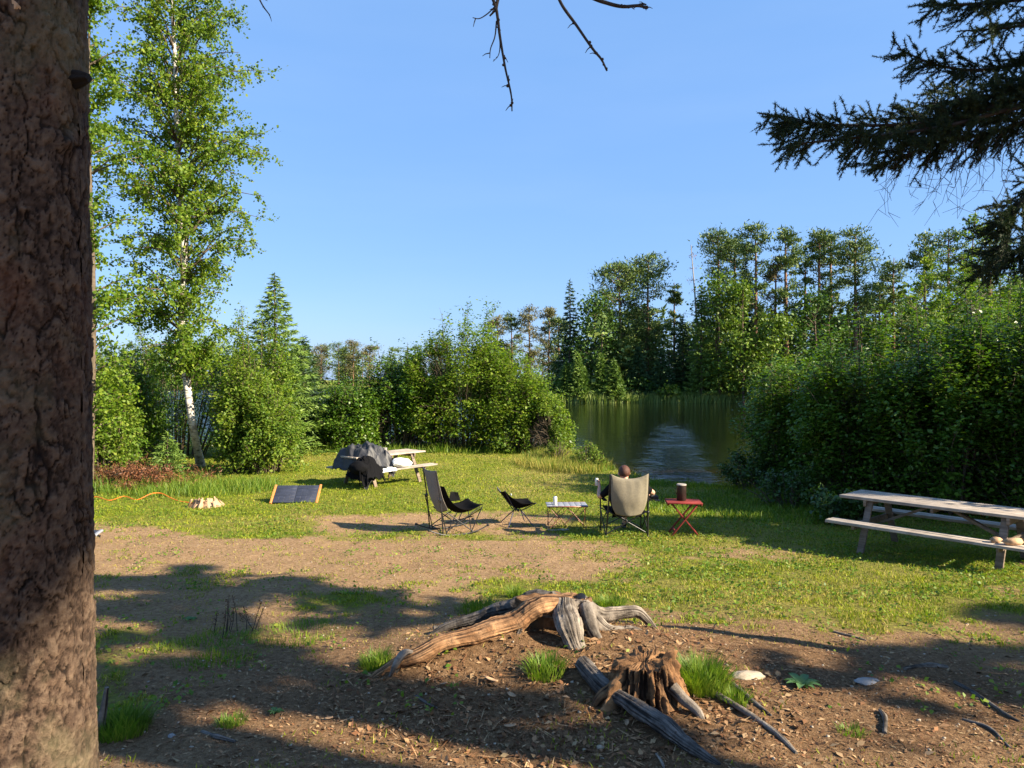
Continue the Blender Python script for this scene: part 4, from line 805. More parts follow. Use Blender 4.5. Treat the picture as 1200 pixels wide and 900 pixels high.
for k, (x0, y0, d0, x1, y1, d1, r0, mm) in enumerate([(610, 735, 5.1, 590, 775, 4.95, .014, 'root_dark'), (735, 745, 5.3, 760, 770, 5.1, .014, 'root_grey'), (672, 772, 4.9, 640, 800, 4.75, .012, 'root_dark'), (700, 768, 5.0, 730, 790, 4.9, .018, 'root_grey'), (690, 775, 5.0, 745, 765, 5.1, .022, 'rot')]):
    p0 = W(x0, y0, d0); p1 = W(x1, y1, d1); woodtube('root', [p0, (p0+p1)/2+(0.02, 0, .03), p1], [r0*1.3, r0, r0*.5], M[mm], st, 12, 40, .2, 60+k)
cm = W(668, 716, 5.33); o = MB().ball(cm, (.20, .13, .085), 90, 50, .42, 2.6, 5).build('stump_core', M['root_grey'], st, world=True, smooth=True)
vv = np.array([v.co for v in o.data.vertices])*np.array([30, 30, 9]); q = o.data.attributes.new('grain', 'FLOAT', 'POINT'); q.data.foreach_set('value', np.clip(.5+2*(fbm(vv, 4, 2)-.5), 0, 1).astype(np.float32))
# crown of the stump: broken rim, sunken top
nth, nr = 120, 26; c = Wd(650, 700, 5.38); a = np.linspace(0, 2*np.pi, nth+1); rim = .17*(1+.25*(fbm(np.stack([np.cos(a)*2, np.sin(a)*2], -1), 3, 3)-.5)); zt = c[2]-.02+.035*(fbm(np.stack([np.cos(a)*4, np.sin(a)*4], -1), 3, 6)-.3)
prof = [(.80, -.34), (.86, -.2), (.96, -.08), (1.0, -.01), (.97, 0), (.9, -.008), (.75, -.018), (.5, -.03), (.25, -.03), (.02, -.03)]
V = np.array([[(c[0]+1.7*rim[j]*k*math.cos(a[j]), c[1]+.8*rim[j]*k*math.sin(a[j]), zt[j]+dz+(.012*fbm(np.array([[j*.4, i*1.3]]), 2, 4)[0])) for j in range(nth+1)] for i, (k, dz) in enumerate(prof)])
ph = a/(2*np.pi); crack = (fbm(np.stack([np.cos(a)*7, np.sin(a)*7], -1), 3, 8)-.5)*.10; V[:3, :, 0] += (V[:3, :, 0]-c[0])*crack; V[:3, :, 1] += (V[:3, :, 1]-c[1])*crack
o = MB().grid(V[:, ::-1]).build('stump_top', M['rot'], st, world=True, smooth=True)
q = o.data.attributes.new('grain', 'FLOAT', 'POINT'); q.data.foreach_set('value', np.clip(.5+.9*(fbm(np.stack([V[:, ::-1, 0]*12, V[:, ::-1, 1]*40, V[:, ::-1, 2]*20], -1), 4, 2)-.5), 0, 1).astype(np.float32).ravel())
# rotten stump: vertically torn sides
rb = G(762, 838); rt = thing('rotten_stump', 'crumbling brown stump with torn vertical fibres beside the big stump', 'stump', rb)
nth, nz = 260, 60; a = np.linspace(0, 2*np.pi, nth+1)[None]; v = np.linspace(0, 1, nz)[:, None]; Hs = .25
fib = fbm(np.stack([np.cos(a)*9+0*v, np.sin(a)*9+0*v, v*1.6+0*a], -1), 4, 12); lob = fbm(np.stack([np.cos(a)*2.2+0*v, np.sin(a)*2.2+0*v, v*.8+0*a], -1), 3, 13)
R = (.145+.085*(1-v)**1.5)*(1+1.0*(fib-.5)+.6*(lob-.5)+.25*(fbm(np.stack([np.cos(a)*14+0*v, np.sin(a)*14+0*v, v*9+0*a], -1), 4, 19)-.5)); zt = Hs*(.72+.45*fbm(np.stack([np.cos(a)*4, np.sin(a)*5], -1), 4, 14))*(1+.12*np.cos(a-.3))
V = np.stack([rb[0]+R*np.cos(a)*1.15, rb[1]+.17+R*np.sin(a)*.9, rb[2]-.06+(zt+.06)*v], -1); top = [V[-1:]]
for k in (.9, .7, .45, .2, .02): T = V[-1:].copy(); m0 = T.mean(1, keepdims=True); T = m0+(T-m0)*k; T[..., 2] = m0[..., 2]+(T[..., 2]-m0[..., 2])-.02*(1-k)+.08*(fbm(T[..., :2]*30, 3, 5)-.5); top.append(T)
V2 = np.concatenate([V]+top[1:], 0); o = MB().grid(V2[:, ::-1]).build('trunk', M['rot'], rt, world=True, smooth=True)
ga = np.full(V2.shape[:2], .5); ga[:nz] = np.clip((fib-.5)*3+.5, 0, 1); ga[nz:] = .7; q = o.data.attributes.new('grain', 'FLOAT', 'POINT'); q.data.foreach_set('value', ga[:, ::-1].astype(np.float32).ravel())
woodtube('root', [rb+(.15, .05, .12), rb+(.21, .0, .07), rb+(.27, -.06, .03), rb+(.31, -.11, -.01)], [.035, .032, .026, .012], M['root_grey'], rt, 20, 40, .2, 21, ridge=.14)
woodtube('root', [rb+(-.10, .14, .12), rb+(-.19, .12, .08), rb+(-.27, .12, .03), rb+(-.34, .10, -.02)], [.06, .05, .035, .02], M['rot'], rt, 24, 50, .25, 22, ridge=.14)
pts = [G(684, 792)+(0, 0, .07), G(712, 818)+(0, 0, .055), G(748, 846)+(0, 0, .05), G(790, 872)+(0, 0, .035), G(822, 889)+(0, 0, .02), G(846, 897)+(0, 0, -.005)]
lg = thing('fallen_root_log', 'dark grey weathered root log lying diagonally in front of the stumps', 'log', pts[2]); woodtube('log', pts, [.055, .055, .05, .042, .03, .012], M['root_dark'], lg, 60, 160, .14, 31, ridge=.12)
def stick(pp, rr, m_, lab, cat='stick', name='stick', dz=.6, seed=1):
    pts = [G(x, y)+(0, 0, r*dz) for (x, y), r in zip(pp, rr)]; o = thing(name, lab, cat, pts[0]); woodtube('wood', pts, rr, M[m_], o, 12, 60, .18, seed, ridge=.1)
stick([(795, 782), (815, 802), (845, 822), (880, 843), (910, 864), (934, 886)], [.02, .022, .02, .019, .016, .008], 'root_grey', 'long thin exposed root running down right from the rotten stump', 'root', 'exposed_root', .7, 41)
stick([(858, 806), (880, 824), (905, 842)], [.016, .015, .006], 'root_dark', 'short dark root forking beside the long thin root', 'root', 'exposed_root', .6, 42)
stick([(1032, 836), (1038, 846), (1038, 862)], [.010, .014, .010], 'root_grey', 'short grey stick lying on the reddish soil in the lower right', seed=43)
stick([(1120, 802), (1145, 816), (1178, 838), (1196, 848)], [.012, .014, .01, .006], 'root_dark', 'thin dark root crossing the shaded soil at the right edge', 'root', 'exposed_root', seed=44)
stick([(1130, 846), (1160, 856), (1185, 880)], [.008, .01, .006], 'root_dark', 'thin dark root low at the right edge, below the other one', 'root', 'exposed_root', seed=45)
stick([(236, 860), (254, 868), (275, 872)], [.010, .014, .008], 'root_dark', 'small dark stick on the lit soil in the lower left', seed=46)
stick([(488, 818), (502, 828), (512, 834)], [.010, .009, .006], 'root_dark', 'little curved twig on the shaded soil below the tan root', seed=47)
stick([(508, 738), (540, 734), (580, 722)], [.018, .02, .012], 'root_dark', 'dark stick lying behind the long tan root', seed=48)
stick([(770, 886), (777, 898), (779, 910)], [.006, .007, .004], 'root_grey', 'pale twig at the bottom edge below the root log', seed=49)
stick([(975, 742), (1000, 748), (1016, 752)], [.008, .01, .006], 'root_grey', 'thin pale twig lying on the lawn right of centre', seed=50)
stick([(1060, 786), (1090, 782), (1112, 784)], [.012, .02, .012], 'root_grey', 'flat grey piece of wood on the soil at the right', seed=51)
b = G(117, 862); o = thing('upright_stick', 'grey broken stick standing upright beside the big bark trunk', 'stick', b); woodtube('wood', [b-(0, 0, .04), b+(.005, 0, .09), b+(.02, 0, .20), b+(.03, .0, .27)], [.026, .022, .018, .012], M['root_grey'], o, 14, 50, .2, 52, ridge=.2)
def stone(px, py, s, m_, lab, rz=0):
    b = G(px, py); mb = MB().ball((0, 0, s[2]*.25), s, 28, 18, .32, 1.9, int(px)); o = mb.build('stone', M[m_], None, smooth=True); o.location = b; o.rotation_euler = (.1, .05, rz); tag(o, lab, 'stone')
stone(876, 795, (.115, .05, .028), 'stone', 'pale flat stone in the grass right of the rotten stump', .2)
stone(1018, 800, (.10, .05, .010), 'stone_grey', 'thin flat sandy stone half sunk in the shaded soil', .3)
stone(704, 880, (.022, .016, .012), 'stone', 'small pale chip near the bottom edge left of the root log', .5)
stone(200, 866, (.022, .018, .014), 'stone_grey', 'small dark stone on the lit soil in the lower left')
for i, (x, y, s, lab) in enumerate([(598, 855, .035, 'pale curled wood chip left of the root log'), (735, 852, .03, 'yellowish wood chip just right of the root log'), (575, 800, .05, 'large flat bark flake below the stump hollow'),
                                 (520, 806, .03, 'small bark flake below the middle of the tan root'), (600, 820, .045, 'long pale splinter in front of the stump'), (385, 845, .025, 'light chip on the shaded soil left of the stump')]):
    b = G(x, y); mb = MB(); n = 7; u = np.linspace(-1, 1, n)[:, None]; v = np.linspace(-1, 1, 4)[None]; V = np.stack([u*s+0*v, v*s*.38*(1-.5*u*u), .004+.12*s*v*v+.25*s*(u*u)*.5+0*u*v], -1); mb.grid(V)
    o = mb.build('wood_chip', M['chip_wood'], None, solid=.004); o.location = b+(0, 0, .006); o.rotation_euler = (.1, -.1, i*1.3); tag(o, lab, 'wood chip')
# pale chopped stump by the brown brush
b = G(240, 594); t = thing('chopped_stump', 'small freshly chopped pale stump left of the solar panel', 'stump', b); mb = MB(); nth = 80; a = np.linspace(0, 6.2832, nth+1)[None]; v = np.linspace(0, 1, 12)[:, None]
fib = fbm(np.stack([np.cos(a)*6+0*v, np.sin(a)*6+0*v, v*.7+0*a], -1), 4, 5); R = (.22+.24*(1-v)**2)*(1+.9*(fib-.5)); zt = .03+.20*fbm(np.stack([np.cos(a)*2.2, np.sin(a)*2.2], -1), 3, 6)
V = np.stack([R*np.cos(a), R*np.sin(a)*.8, -.05+(zt+.05)*v], -1); T = V[-1:]*np.array([.5, .5, .8]); T2 = V[-1:]*np.array([.02, .02, .75]); mb.grid(np.concatenate([V, T, T2])[:, ::-1]); mb.build('trunk', M['chip_wood'], t)
for k in range(26):
    a_ = RNG.uniform(0, 6.28); r_ = RNG.uniform(.2, .42); z_ = RNG.uniform(.0, .16-.3*(r_-.2)); MB().bar((r_*math.cos(a_), r_*math.sin(a_)*.8, z_*.2), (r_*.75*math.cos(a_+.1), r_*.6*math.sin(a_+.1), z_+.08), .05, .015).build('splinter', M['chip_wood'], t)
# heap of dead reddish brush
b = at(158, 17.2); t = thing('brush_pile', 'heap of dead reddish-brown conifer branches under the left shrubs', 'brush pile', b); mb = MB(); fm = MB(); P = []
for k in range(150):
    p = np.array([RNG.normal()*.8, RNG.normal()*.4, RNG.uniform(0, .5)]); d = RNG.normal(size=3)*(1, .6, .25); d /= np.linalg.norm(d); L = RNG.uniform(.25, .7); e = p+d*L; e[2] = abs(e[2])*.8; p[2] *= max(0, 1-abs(p[0])/1.6)
    mb.tube([p, (p+e)/2+(0, 0, .06), e], [.008, .006, .003], 4, cap=False); q = RNG.uniform(0, 1, 90)[:, None]; P.append(p+(e-p)*q+RNG.normal(size=(90, 3))*.07)
P = np.concatenate(P); P[:, 2] = np.abs(P[:, 2]); sprays(fm, P, RNG.normal(size=P.shape), .07, .022, .6); mb.build('branches', M['twig'], t, kind='stuff'); fm.build('dead_needles', M['dead_brush'], t, kind='stuff')
# orange cord on the grass
pts = [G(x, y)+(0, 0, z_) for x, y, z_ in [(92, 587, .02), (112, 585, .04), (128, 588, .02), (145, 585, .05), (160, 587, .02), (176, 585, .11), (188, 584, .10), (200, 586, .04), (212, 589, .02), (232, 591, .02), (260, 590, .02)]]
o = MB().tube(spline(pts, 90), .008, 6).build('cord', M['orange_cord'], smooth=True); tag(o, 'orange cord looping along the grass beside the brown brush', 'cord')
# ---------------------------------------------------------------- near spruce at the right, boughs hanging into the picture
def near_spruce():
    T0 = np.array([5.7, 4.25]); b = onground(*T0); t = thing('spruce_tree', 'dark near spruce whose boughs hang in from the upper right corner', 'tree', b)
    tr = spline([b-(0, 0, .1), (T0[0], T0[1], 5), (T0[0]+.1, T0[1], 11)], 20); MB().tube(tr, np.linspace(.11, .03, 20), 12, noise=.1).build('trunk', M['bark_far'], t, world=True, smooth=True)
    def bough(pp, D, D1, sec, dn, name='bough', dens=1., upr=.35):
        ax = spline([W(x, y, D+(D1-D)*i/(len(pp)-1)) for i, (x, y) in enumerate(pp)], 40); wd = MB(); nd = MB(); wd.tube(ax, np.linspace(.022, .004, 40), 6, noise=.1, cap=False); segs = [(ax[i], ax[i+1]) for i in range(12, 39)]
        tg = ax[-1]-ax[0]; tg /= np.linalg.norm(tg); L0 = np.linalg.norm(ax[-1]-ax[0])
        for k in range(int(sec*L0)):
            u = RNG.uniform(.04, .98); i = int(u*39); p = ax[i]; side = RNG.choice([-1, 1]); d = tg*RNG.uniform(.5, 1.0)+np.array([0, side*RNG.uniform(.2, .9), -RNG.uniform(.05, dn)]); 
            if RNG.random() < upr: d[2] = RNG.uniform(0, .35)
            d /= np.linalg.norm(d); L = RNG.uniform(.16, .50)*(1.1-.72*u); e = p+d*L+np.array([0, 0, -.10*L]); s = spline([p, (p+e)/2+(0, 0, .02), e], 7); wd.tube(s, np.linspace(.005, .002, 7), 3, cap=False)
            segs += [(s[q], s[q+1]) for q in range(1, 6)]
            for j in range(int(L*22)):
                v = RNG.uniform(.2, .95); q = int(v*6); c = s[q]; dd = d+RNG.normal(size=3)*.55; dd /= np.linalg.norm(dd); l2 = RNG.uniform(.05, .13); wd.tube([c, c+dd*l2], [.002, .0012], 3, cap=False); segs.append((c, c+dd*l2))
        A = np.array([x[0] for x in segs]); B = np.array([x[1] for x in segs]); ln = np.linalg.norm(B-A, axis=1); n = np.maximum(1, (ln*900*dens).astype(int)); I = np.repeat(np.arange(len(A)), n)
        P = A[I]+(B-A)[I]*RNG.uniform(0, 1, len(I))[:, None]; dr = (B-A)[I]/ln[I][:, None]; sprays(nd, P, dr*.55+RNG.normal(size=P.shape)*.5, .021, .0045, .1)
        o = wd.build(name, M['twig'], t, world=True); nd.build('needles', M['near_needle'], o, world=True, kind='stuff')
    bough([(1420, 60), (1240, 96), (1150, 130), (1060, 146), (960, 146), (888, 133)], 5.0, 4.6, 62, 1.0)
    bough([(1420, 90), (1260, 120), (1180, 150), (1120, 165), (1060, 182), (1020, 200)], 5.2, 4.9, 34, 1.1)
    bough([(1330, 105), (1200, 125), (1100, 150), (1000, 162), (925, 170)], 4.9, 4.5, 30, 1.0)
    bough([(1420, 40), (1250, 60), (1160, 82), (1100, 78), (1050, 58)], 5.3, 5.0, 34, .6)
    bough([(1420, 50), (1280, 80), (1200, 105), (1130, 118), (1090, 122)], 5.0, 4.8, 36, .7)
    bough([(1420, -20), (1260, -8), (1170, 4), (1082, 8)], 5.2, 4.9, 30, .5)
    bough([(1420, -40), (1280, 0), (1200, 30), (1120, 38)], 5.0, 4.8, 26, .5)
    bough([(1420, 140), (1290, 170), (1215, 215), (1185, 260), (1168, 318)], 5.0, 4.7, 50, .9)
    bough([(1420, 170), (1300, 230), (1230, 270), (1190, 295), (1140, 322)], 5.1, 4.9, 46, .7)
    bough([(1420, 200), (1300, 250), (1240, 280), (1210, 310)], 4.8, 4.6, 30, .7)
    dt = MB()
    for k in range(30):
        x0 = RNG.uniform(1050, 1200); p = W(x0, 160+RNG.uniform(-10, 10), 4.85); q = p
        for j in range(3):
            e = q+np.array([-RNG.uniform(0, .1), RNG.normal()*.05, -RNG.uniform(.06, .2)]); dt.tube([q, (q+e)/2+RNG.normal(size=3)*.015, e], [.0035-.001*j, .003-.001*j, .0022-.0006*j], 4, cap=False)
            for _ in range(2): dt.tube([e, e+RNG.normal(size=3)*.05-(0, 0, .03)], [.0018, .001], 3, cap=False)
            q = e
    dt.build('dead_twigs', M['twig'], t, world=True, kind='stuff')
    f, bb = spruce_arrays(11.0, 2.0, 170, 150, .2, .06, 1, z0=.42); V = np.concatenate(f.v); Fq = np.concatenate(f.f); V = V+b; ce = V[Fq].mean(1); px, py = pix(ce)
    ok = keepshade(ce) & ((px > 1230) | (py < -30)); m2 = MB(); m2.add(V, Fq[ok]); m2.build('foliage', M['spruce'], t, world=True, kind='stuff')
near_spruce()
# the trees right behind the camera that shade the foreground: boughs end where they throw the shade seen on the ground
def shade_trees():
    n = 9000; gy = RNG.uniform(3.2, 9.2, n); gx = RNG.uniform(-5.2, 6.5, n); P = np.stack([gx, gy, gz(gx, gy)], -1); px, py = pix(P); k = inshade(px, py) & (px > 60) & (px < 1260); P = P[k][:900]; P = np.concatenate([P, np.stack([np.full(60, -1.2), RNG.uniform(1.65, 2.15, 60), RNG.uniform(1.8, 2.7, 60)], -1), np.stack([np.full(60, -1.2), RNG.uniform(1.6, 2.2, 60), RNG.uniform(2.7, 3.8, 60)], -1)])
    s = RNG.uniform(12.5, 16.5, len(P)); Cc = P+SD*s[:, None]; trunks = [(6.9, .3), (9.6, .1), (12.4, -1.6), (9.0, -3.6)]; who = np.argmin([[np.hypot(c[0]-a, c[1]-b_) for a, b_ in trunks] for c in Cc], axis=1)
    for i, (tx, ty) in enumerate(trunks):
        b = onground(tx, ty); t = thing('pine_tree', ['pine right of the camera, outside the frame', 'tall pine to the right, outside the frame', 'far right pine outside the frame', 'pine behind the camera to the right, outside the frame'][i], 'tree', b)
        H = 15; MB().tube([b-(0, 0, .2), b+(.1, 0, H*.5), b+(0, 0, H)], [.2, .14, .03], 10, noise=.1).build('trunk', M['bark_pine'], t, world=True, smooth=True); br = MB(); f = MB(); cc = Cc[who == i]
        for c in cc[::5]:
            h_ = c[2]-b[2]; s_ = spline([b+(0, 0, max(2, h_-.9)), (b+(0, 0, h_-.4)+c)/2, c], 12); ok_ = keepshade(s_)
            if ok_[4:].mean() > .8: br.tube(s_, np.linspace(.025, .006, 12), 4, cap=False)
        A = np.repeat(cc, 75, 0)+RNG.normal(size=(len(cc)*75, 3))*.17; A = A[keepshade(A)]; px, py = pix(A); A = A[(A[:, 1] < .2) | (px > 1215) | (py < -15)]; sprays(f, A, np.tile([-.5, .1, .2], (len(A), 1)), .16, .055, .8)
        Z = RNG.uniform(9.5, 15.5, 3500); a = RNG.uniform(0, 6.28, 3500); R_ = 2.4*((16-Z)/6.5)**.6*np.sqrt(RNG.uniform(.1, 1, 3500)); A = np.stack([b[0]+R_*np.cos(a), b[1]+R_*np.sin(a), Z], -1); A = A+(fbm(A*.9, 2, 4)-.5)[:, None]*1.5; A = A[keepshade(A)]; sprays(f, A, np.tile([0, 0, 1.], (len(A), 1)), .3, .12, .9)
        br.build('branches', M['bark_far'], t, world=True, kind='stuff'); f.build('foliage', M['pine'], t, world=True, kind='stuff')
shade_trees()
def side_wood(rows):
    for x, y, H, R, lab in rows:
        b = onground(x, y); t = thing('spruce_tree', lab, 'tree', b); f, bb = spruce_arrays(H, R, 90, 110, .5, .16, 1); MB().tube([(0, 0, -.1), (0, 0, H)], [.02*H, .01], 8).build('trunk', M['bark_far'], t, smooth=True)
        bb.build('branches', M['twig'], t, kind='stuff'); f.build('foliage', M['spruce'], t, kind='stuff')
side_wood([(13.2, 8.4, 7.4, 2.6, 'spruce outside the frame right of the picnic table'), (16.5, 10.4, 8.6, 2.8, 'spruce outside the frame behind the right thicket'), (17.6, 6.4, 9.6, 2.8, 'spruce further right outside the frame')])

# ---------------------------------------------------------------- picnic tables
def picnic(base, rz, lab, Ls, nplank=5, sub=''):
    t = thing('picnic_table', lab, 'picnic table', base, rz); L = Ls
    ws = .735/nplank
    for i in range(nplank):
        y = -.3675+ws*(i+.5); MB().box((RNG.uniform(-.01, .01), y, .735+RNG.uniform(-.003, .003)), (L, ws-.010, .038), jit=.003).build('tabletop_plank', M['plank'], t, bevel=.004)
    for sy in (-1, 1):
        for j in range(2): MB().box((RNG.uniform(-.01, .01), sy*(.62+.135*j), .435+RNG.uniform(-.003, .003)), (L, .125, .038), jit=.003).build('seat_plank', M['plank'], t, bevel=.004)
    for sx in (-1, 1):
        X = sx*(L/2-.36)
        MB().bar((X, -.75, .395), (X, .75, .395), .038, .09).build('seat_support', M['plank_dark'], t, bevel=.003); MB().bar((X+sx*.003, -.36, .672), (X+sx*.003, .36, .672), .038, .085).build('top_support', M['plank_dark'], t, bevel=.003)
        for sy in (-1, 1): MB().bar((X-sx*.041, sy*.60, 0), (X-sx*.041, sy*.27, .712), .038, .09, (1, 0, 0)).build('leg', M['plank_dark'], t, bevel=.003)
        MB().bar((X-sx*.085, .0, .37), (sx*.12, .0, .69), .085, .036, (0, 0, 1)).build('brace', M['plank_dark'], t, bevel=.003)
    MB().bar((0, -.35, .685), (0, .35, .685), .036, .06).build('centre_cleat', M['plank_dark'], t, bevel=.003)
    return t
def fit(px, py, D): return onground((px-CX)/F*D, D)
c0 = onground(5.88, 9.72); rz0 = math.atan2(-1.7, 1.46)
pt = picnic(c0, rz0, 'weathered grey picnic table on the right in front of the thicket', 2.45)
c1 = onground(-3.22, 17.7); rz1 = math.atan2(1.7, 1.43)
pt2 = picnic(c1, rz1, 'weathered picnic table near the lake with dark gear piled on its left end', 2.2)
def loc(c, rz, p): 
    R = np.array([[math.cos(rz), -math.sin(rz), 0], [math.sin(rz), math.cos(rz), 0], [0, 0, 1]]); return c+R@np.array(p, float)
# light pieces of wood on the near bench at the right edge
for dx, s, lab in ((.80, (.075, .05, .04), 'pale wedge of wood on the near bench by the right edge'), (.98, (.13, .06, .05), 'larger pale chunk on the bench cut by the right edge')):
    p = loc(c0, rz0, (dx+.02, -.66, .455)); o = MB().ball((0, 0, s[2]*.8), s, 7, 5, .5, 1.6, int(dx*100)).build('wood_chunk', M['chip_wood'], None); o.location = p; tag(o, lab, 'wood chunk')
# gear on the left table
def cloth_over(name, lab, cat, m_, fn, nu=60, nv=60, amp=.03, seed=1, thick=.008):
    u, v = np.meshgrid(np.linspace(0, 1, nu), np.linspace(0, 1, nv)); P = fn(u, v); n = fbm(np.stack([u*7, v*7], -1)+seed, 4, seed)-.5; rd = np.abs(fbm(np.stack([u*4, v*4], -1)+seed*3, 3, seed+4)-.5)*2
    P = P+np.stack([amp*(fbm(np.stack([u*5+9, v*5], -1), 3, seed+9)-.5)*2, amp*n*1.2, amp*2.4*n+amp*1.6*(.4-rd)], -1); o = MB().grid(P).build(name, M[m_], None, smooth=True, solid=thick); o.location = tuple(c1); o.rotation_euler = (0, 0, rz1); tag(o, lab, cat); return o
def tarp(u, v):
    x = -1.18+.95*u+.06*np.sin(v*5); y = -.78+1.25*v; top = .79+.30*np.exp(-np.abs((u-.66)/.2)**1.3-np.abs((v-.55)/.22)**1.3)+.12*np.exp(-((u-.25)/.2)**2-((v-.45)/.3)**2)
    top = top+.07*np.maximum(0, np.sin(u*13+v*7))**3+.05*np.maximum(0, np.sin(v*15-u*6))**3; z = top-sst(.30, .02, v)*.42*(1+.3*np.sin(u*9))-sst(.22, 0, u)*.38; return np.stack([x, y, z], -1)
cloth_over('grey_tarp', 'crumpled dark grey rain cover draped over the left end of the lakeside table', 'tarp', 'tarp', tarp, 120, 120, .08, 3)
cloth_over('dark_jacket', 'black jacket slumped over the bench end under the grey cover', 'jacket', 'black_cloth', lambda u, v: np.stack([-1.30+.62*u, -.92+.62*v, .50+.26*np.sin(np.pi*np.clip(u, 0, 1))*np.sin(np.pi*v)-.22*sst(.3, 0, v)-.22*sst(.3, 0, u)], -1), 70, 70, .08, 7)
cloth_over('grey_jacket', 'grey jacket with drooping sleeve lying on the tabletop beside the cover', 'jacket', 'grey_cloth', lambda u, v: np.stack([-.62+.52*u, -.45+.55*v, .775+.10*np.sin(np.pi*u)*np.sin(np.pi*v)-.24*sst(.22, 0, v)], -1), 60, 60, .06, 9).data.materials[0] = M['tarp']
p = np.array([-1.22, -.60, .44]); bt = thing('black_bag', 'black duffel bag hanging off the left end of the lakeside bench', 'bag', loc(c1, rz1, p), rz1)
MB().ball((0, 0, .11), (.20, .26, .15), 24, 14, .2, 2.2, 3).build('bag_body', M['black_cloth'], bt, smooth=True); MB().bar((-.12, -.2, .05), (-.14, -.24, -.27), .04, .008, (1, 0, 0)).build('strap', M['black_cloth'], bt); MB().bar((.02, -.24, .05), (.05, -.27, -.12), .03, .008, (1, 0, 0)).build('strap', M['black_cloth'], bt)
o = MB().ball((0, 0, .10), (.30, .17, .125), 30, 16, .2, 2.4, 5).build('white_pillow', M['white_cloth'], None, smooth=True); o.location = tuple(loc(c1, rz1, (.02, -.68, .455))); o.rotation_euler = (0, .12, rz1); tag(o, 'puffy white pillow on the near bench of the lakeside table', 'pillow')
cloth_over('white_towel', 'flat white towel spread on the near bench left of the pillow', 'towel', 'white_cloth', lambda u, v: np.stack([-.88+.62*u, -.84+.33*v, .475-.07*sst(.12, 0, v)], -1), 40, 24, .012, 13)
bt = thing('metal_mug', 'small grey cup on the lakeside tabletop at the edge of the gear', 'cup', loc(c1, rz1, (-.12, -.22, .757)), 0); MB().tube([(0, 0, 0), (0, 0, .15)], [.055, .055], 16).build('mug_body', M['dead_grey'], bt, smooth=False); MB().tube([(.055, 0, .12), (.085, 0, .09), (.055, 0, .03)], .006, 6).build('handle', M['black_metal'], bt)

# ---------------------------------------------------------------- solar panel
def solar(px, py, lab, rz, L=.90, Wd_=.50, tilt=.62, edge='orange'):
    b = G(px, py, 4); t = thing('solar_panel', lab, 'solar panel', b, rz); s, c = math.sin(tilt), math.cos(tilt)
    R = np.array([[1, 0, 0], [0, c, -s], [0, s, c]])
    for sx in (-1, 1):
        MB().box(R@np.array([sx*L*.243, Wd_/2, .012]), (L*.478, Wd_, .02), R).build('panel', M['solar'], t, bevel=.003)
        m2 = MB()
        for k in range(1, 4): m2.box(R@np.array([sx*L*.243-L*.24+k*L*.12, Wd_/2, .0235]), (.003, Wd_*.94, .002), R)
        for k in range(1, 5): m2.box(R@np.array([sx*L*.243, k*Wd_/5, .0243]), (L*.45, .003, .002), R)
        m2.build('grid_lines', M['solar_line'], t); MB().box(R@np.array([sx*(L*.485+.03), Wd_/2, .012]), (.045, Wd_+.04, .03), R).build('edge_trim', M[edge], t, bevel=.004)
        MB().bar((sx*L*.3, Wd_*c, Wd_*s-.01), (sx*L*.3, Wd_*c+.18, 0.01), .03, .012, (1, 0, 0)).build('support_leg', M['black_metal'], t)
    MB().box(R@np.array([0, Wd_/2, .010]), (.02, Wd_*.98, .016), R).build('hinge', M['black_cloth'], t)
    return t
solar(344, 590, 'folding two-pane solar panel with orange edges propped on the lawn', .06)
solar(66, 640, 'second solar panel, only its grey corner showing beside the big bark trunk', -.15, .72, .45, .3, 'table_cloth')

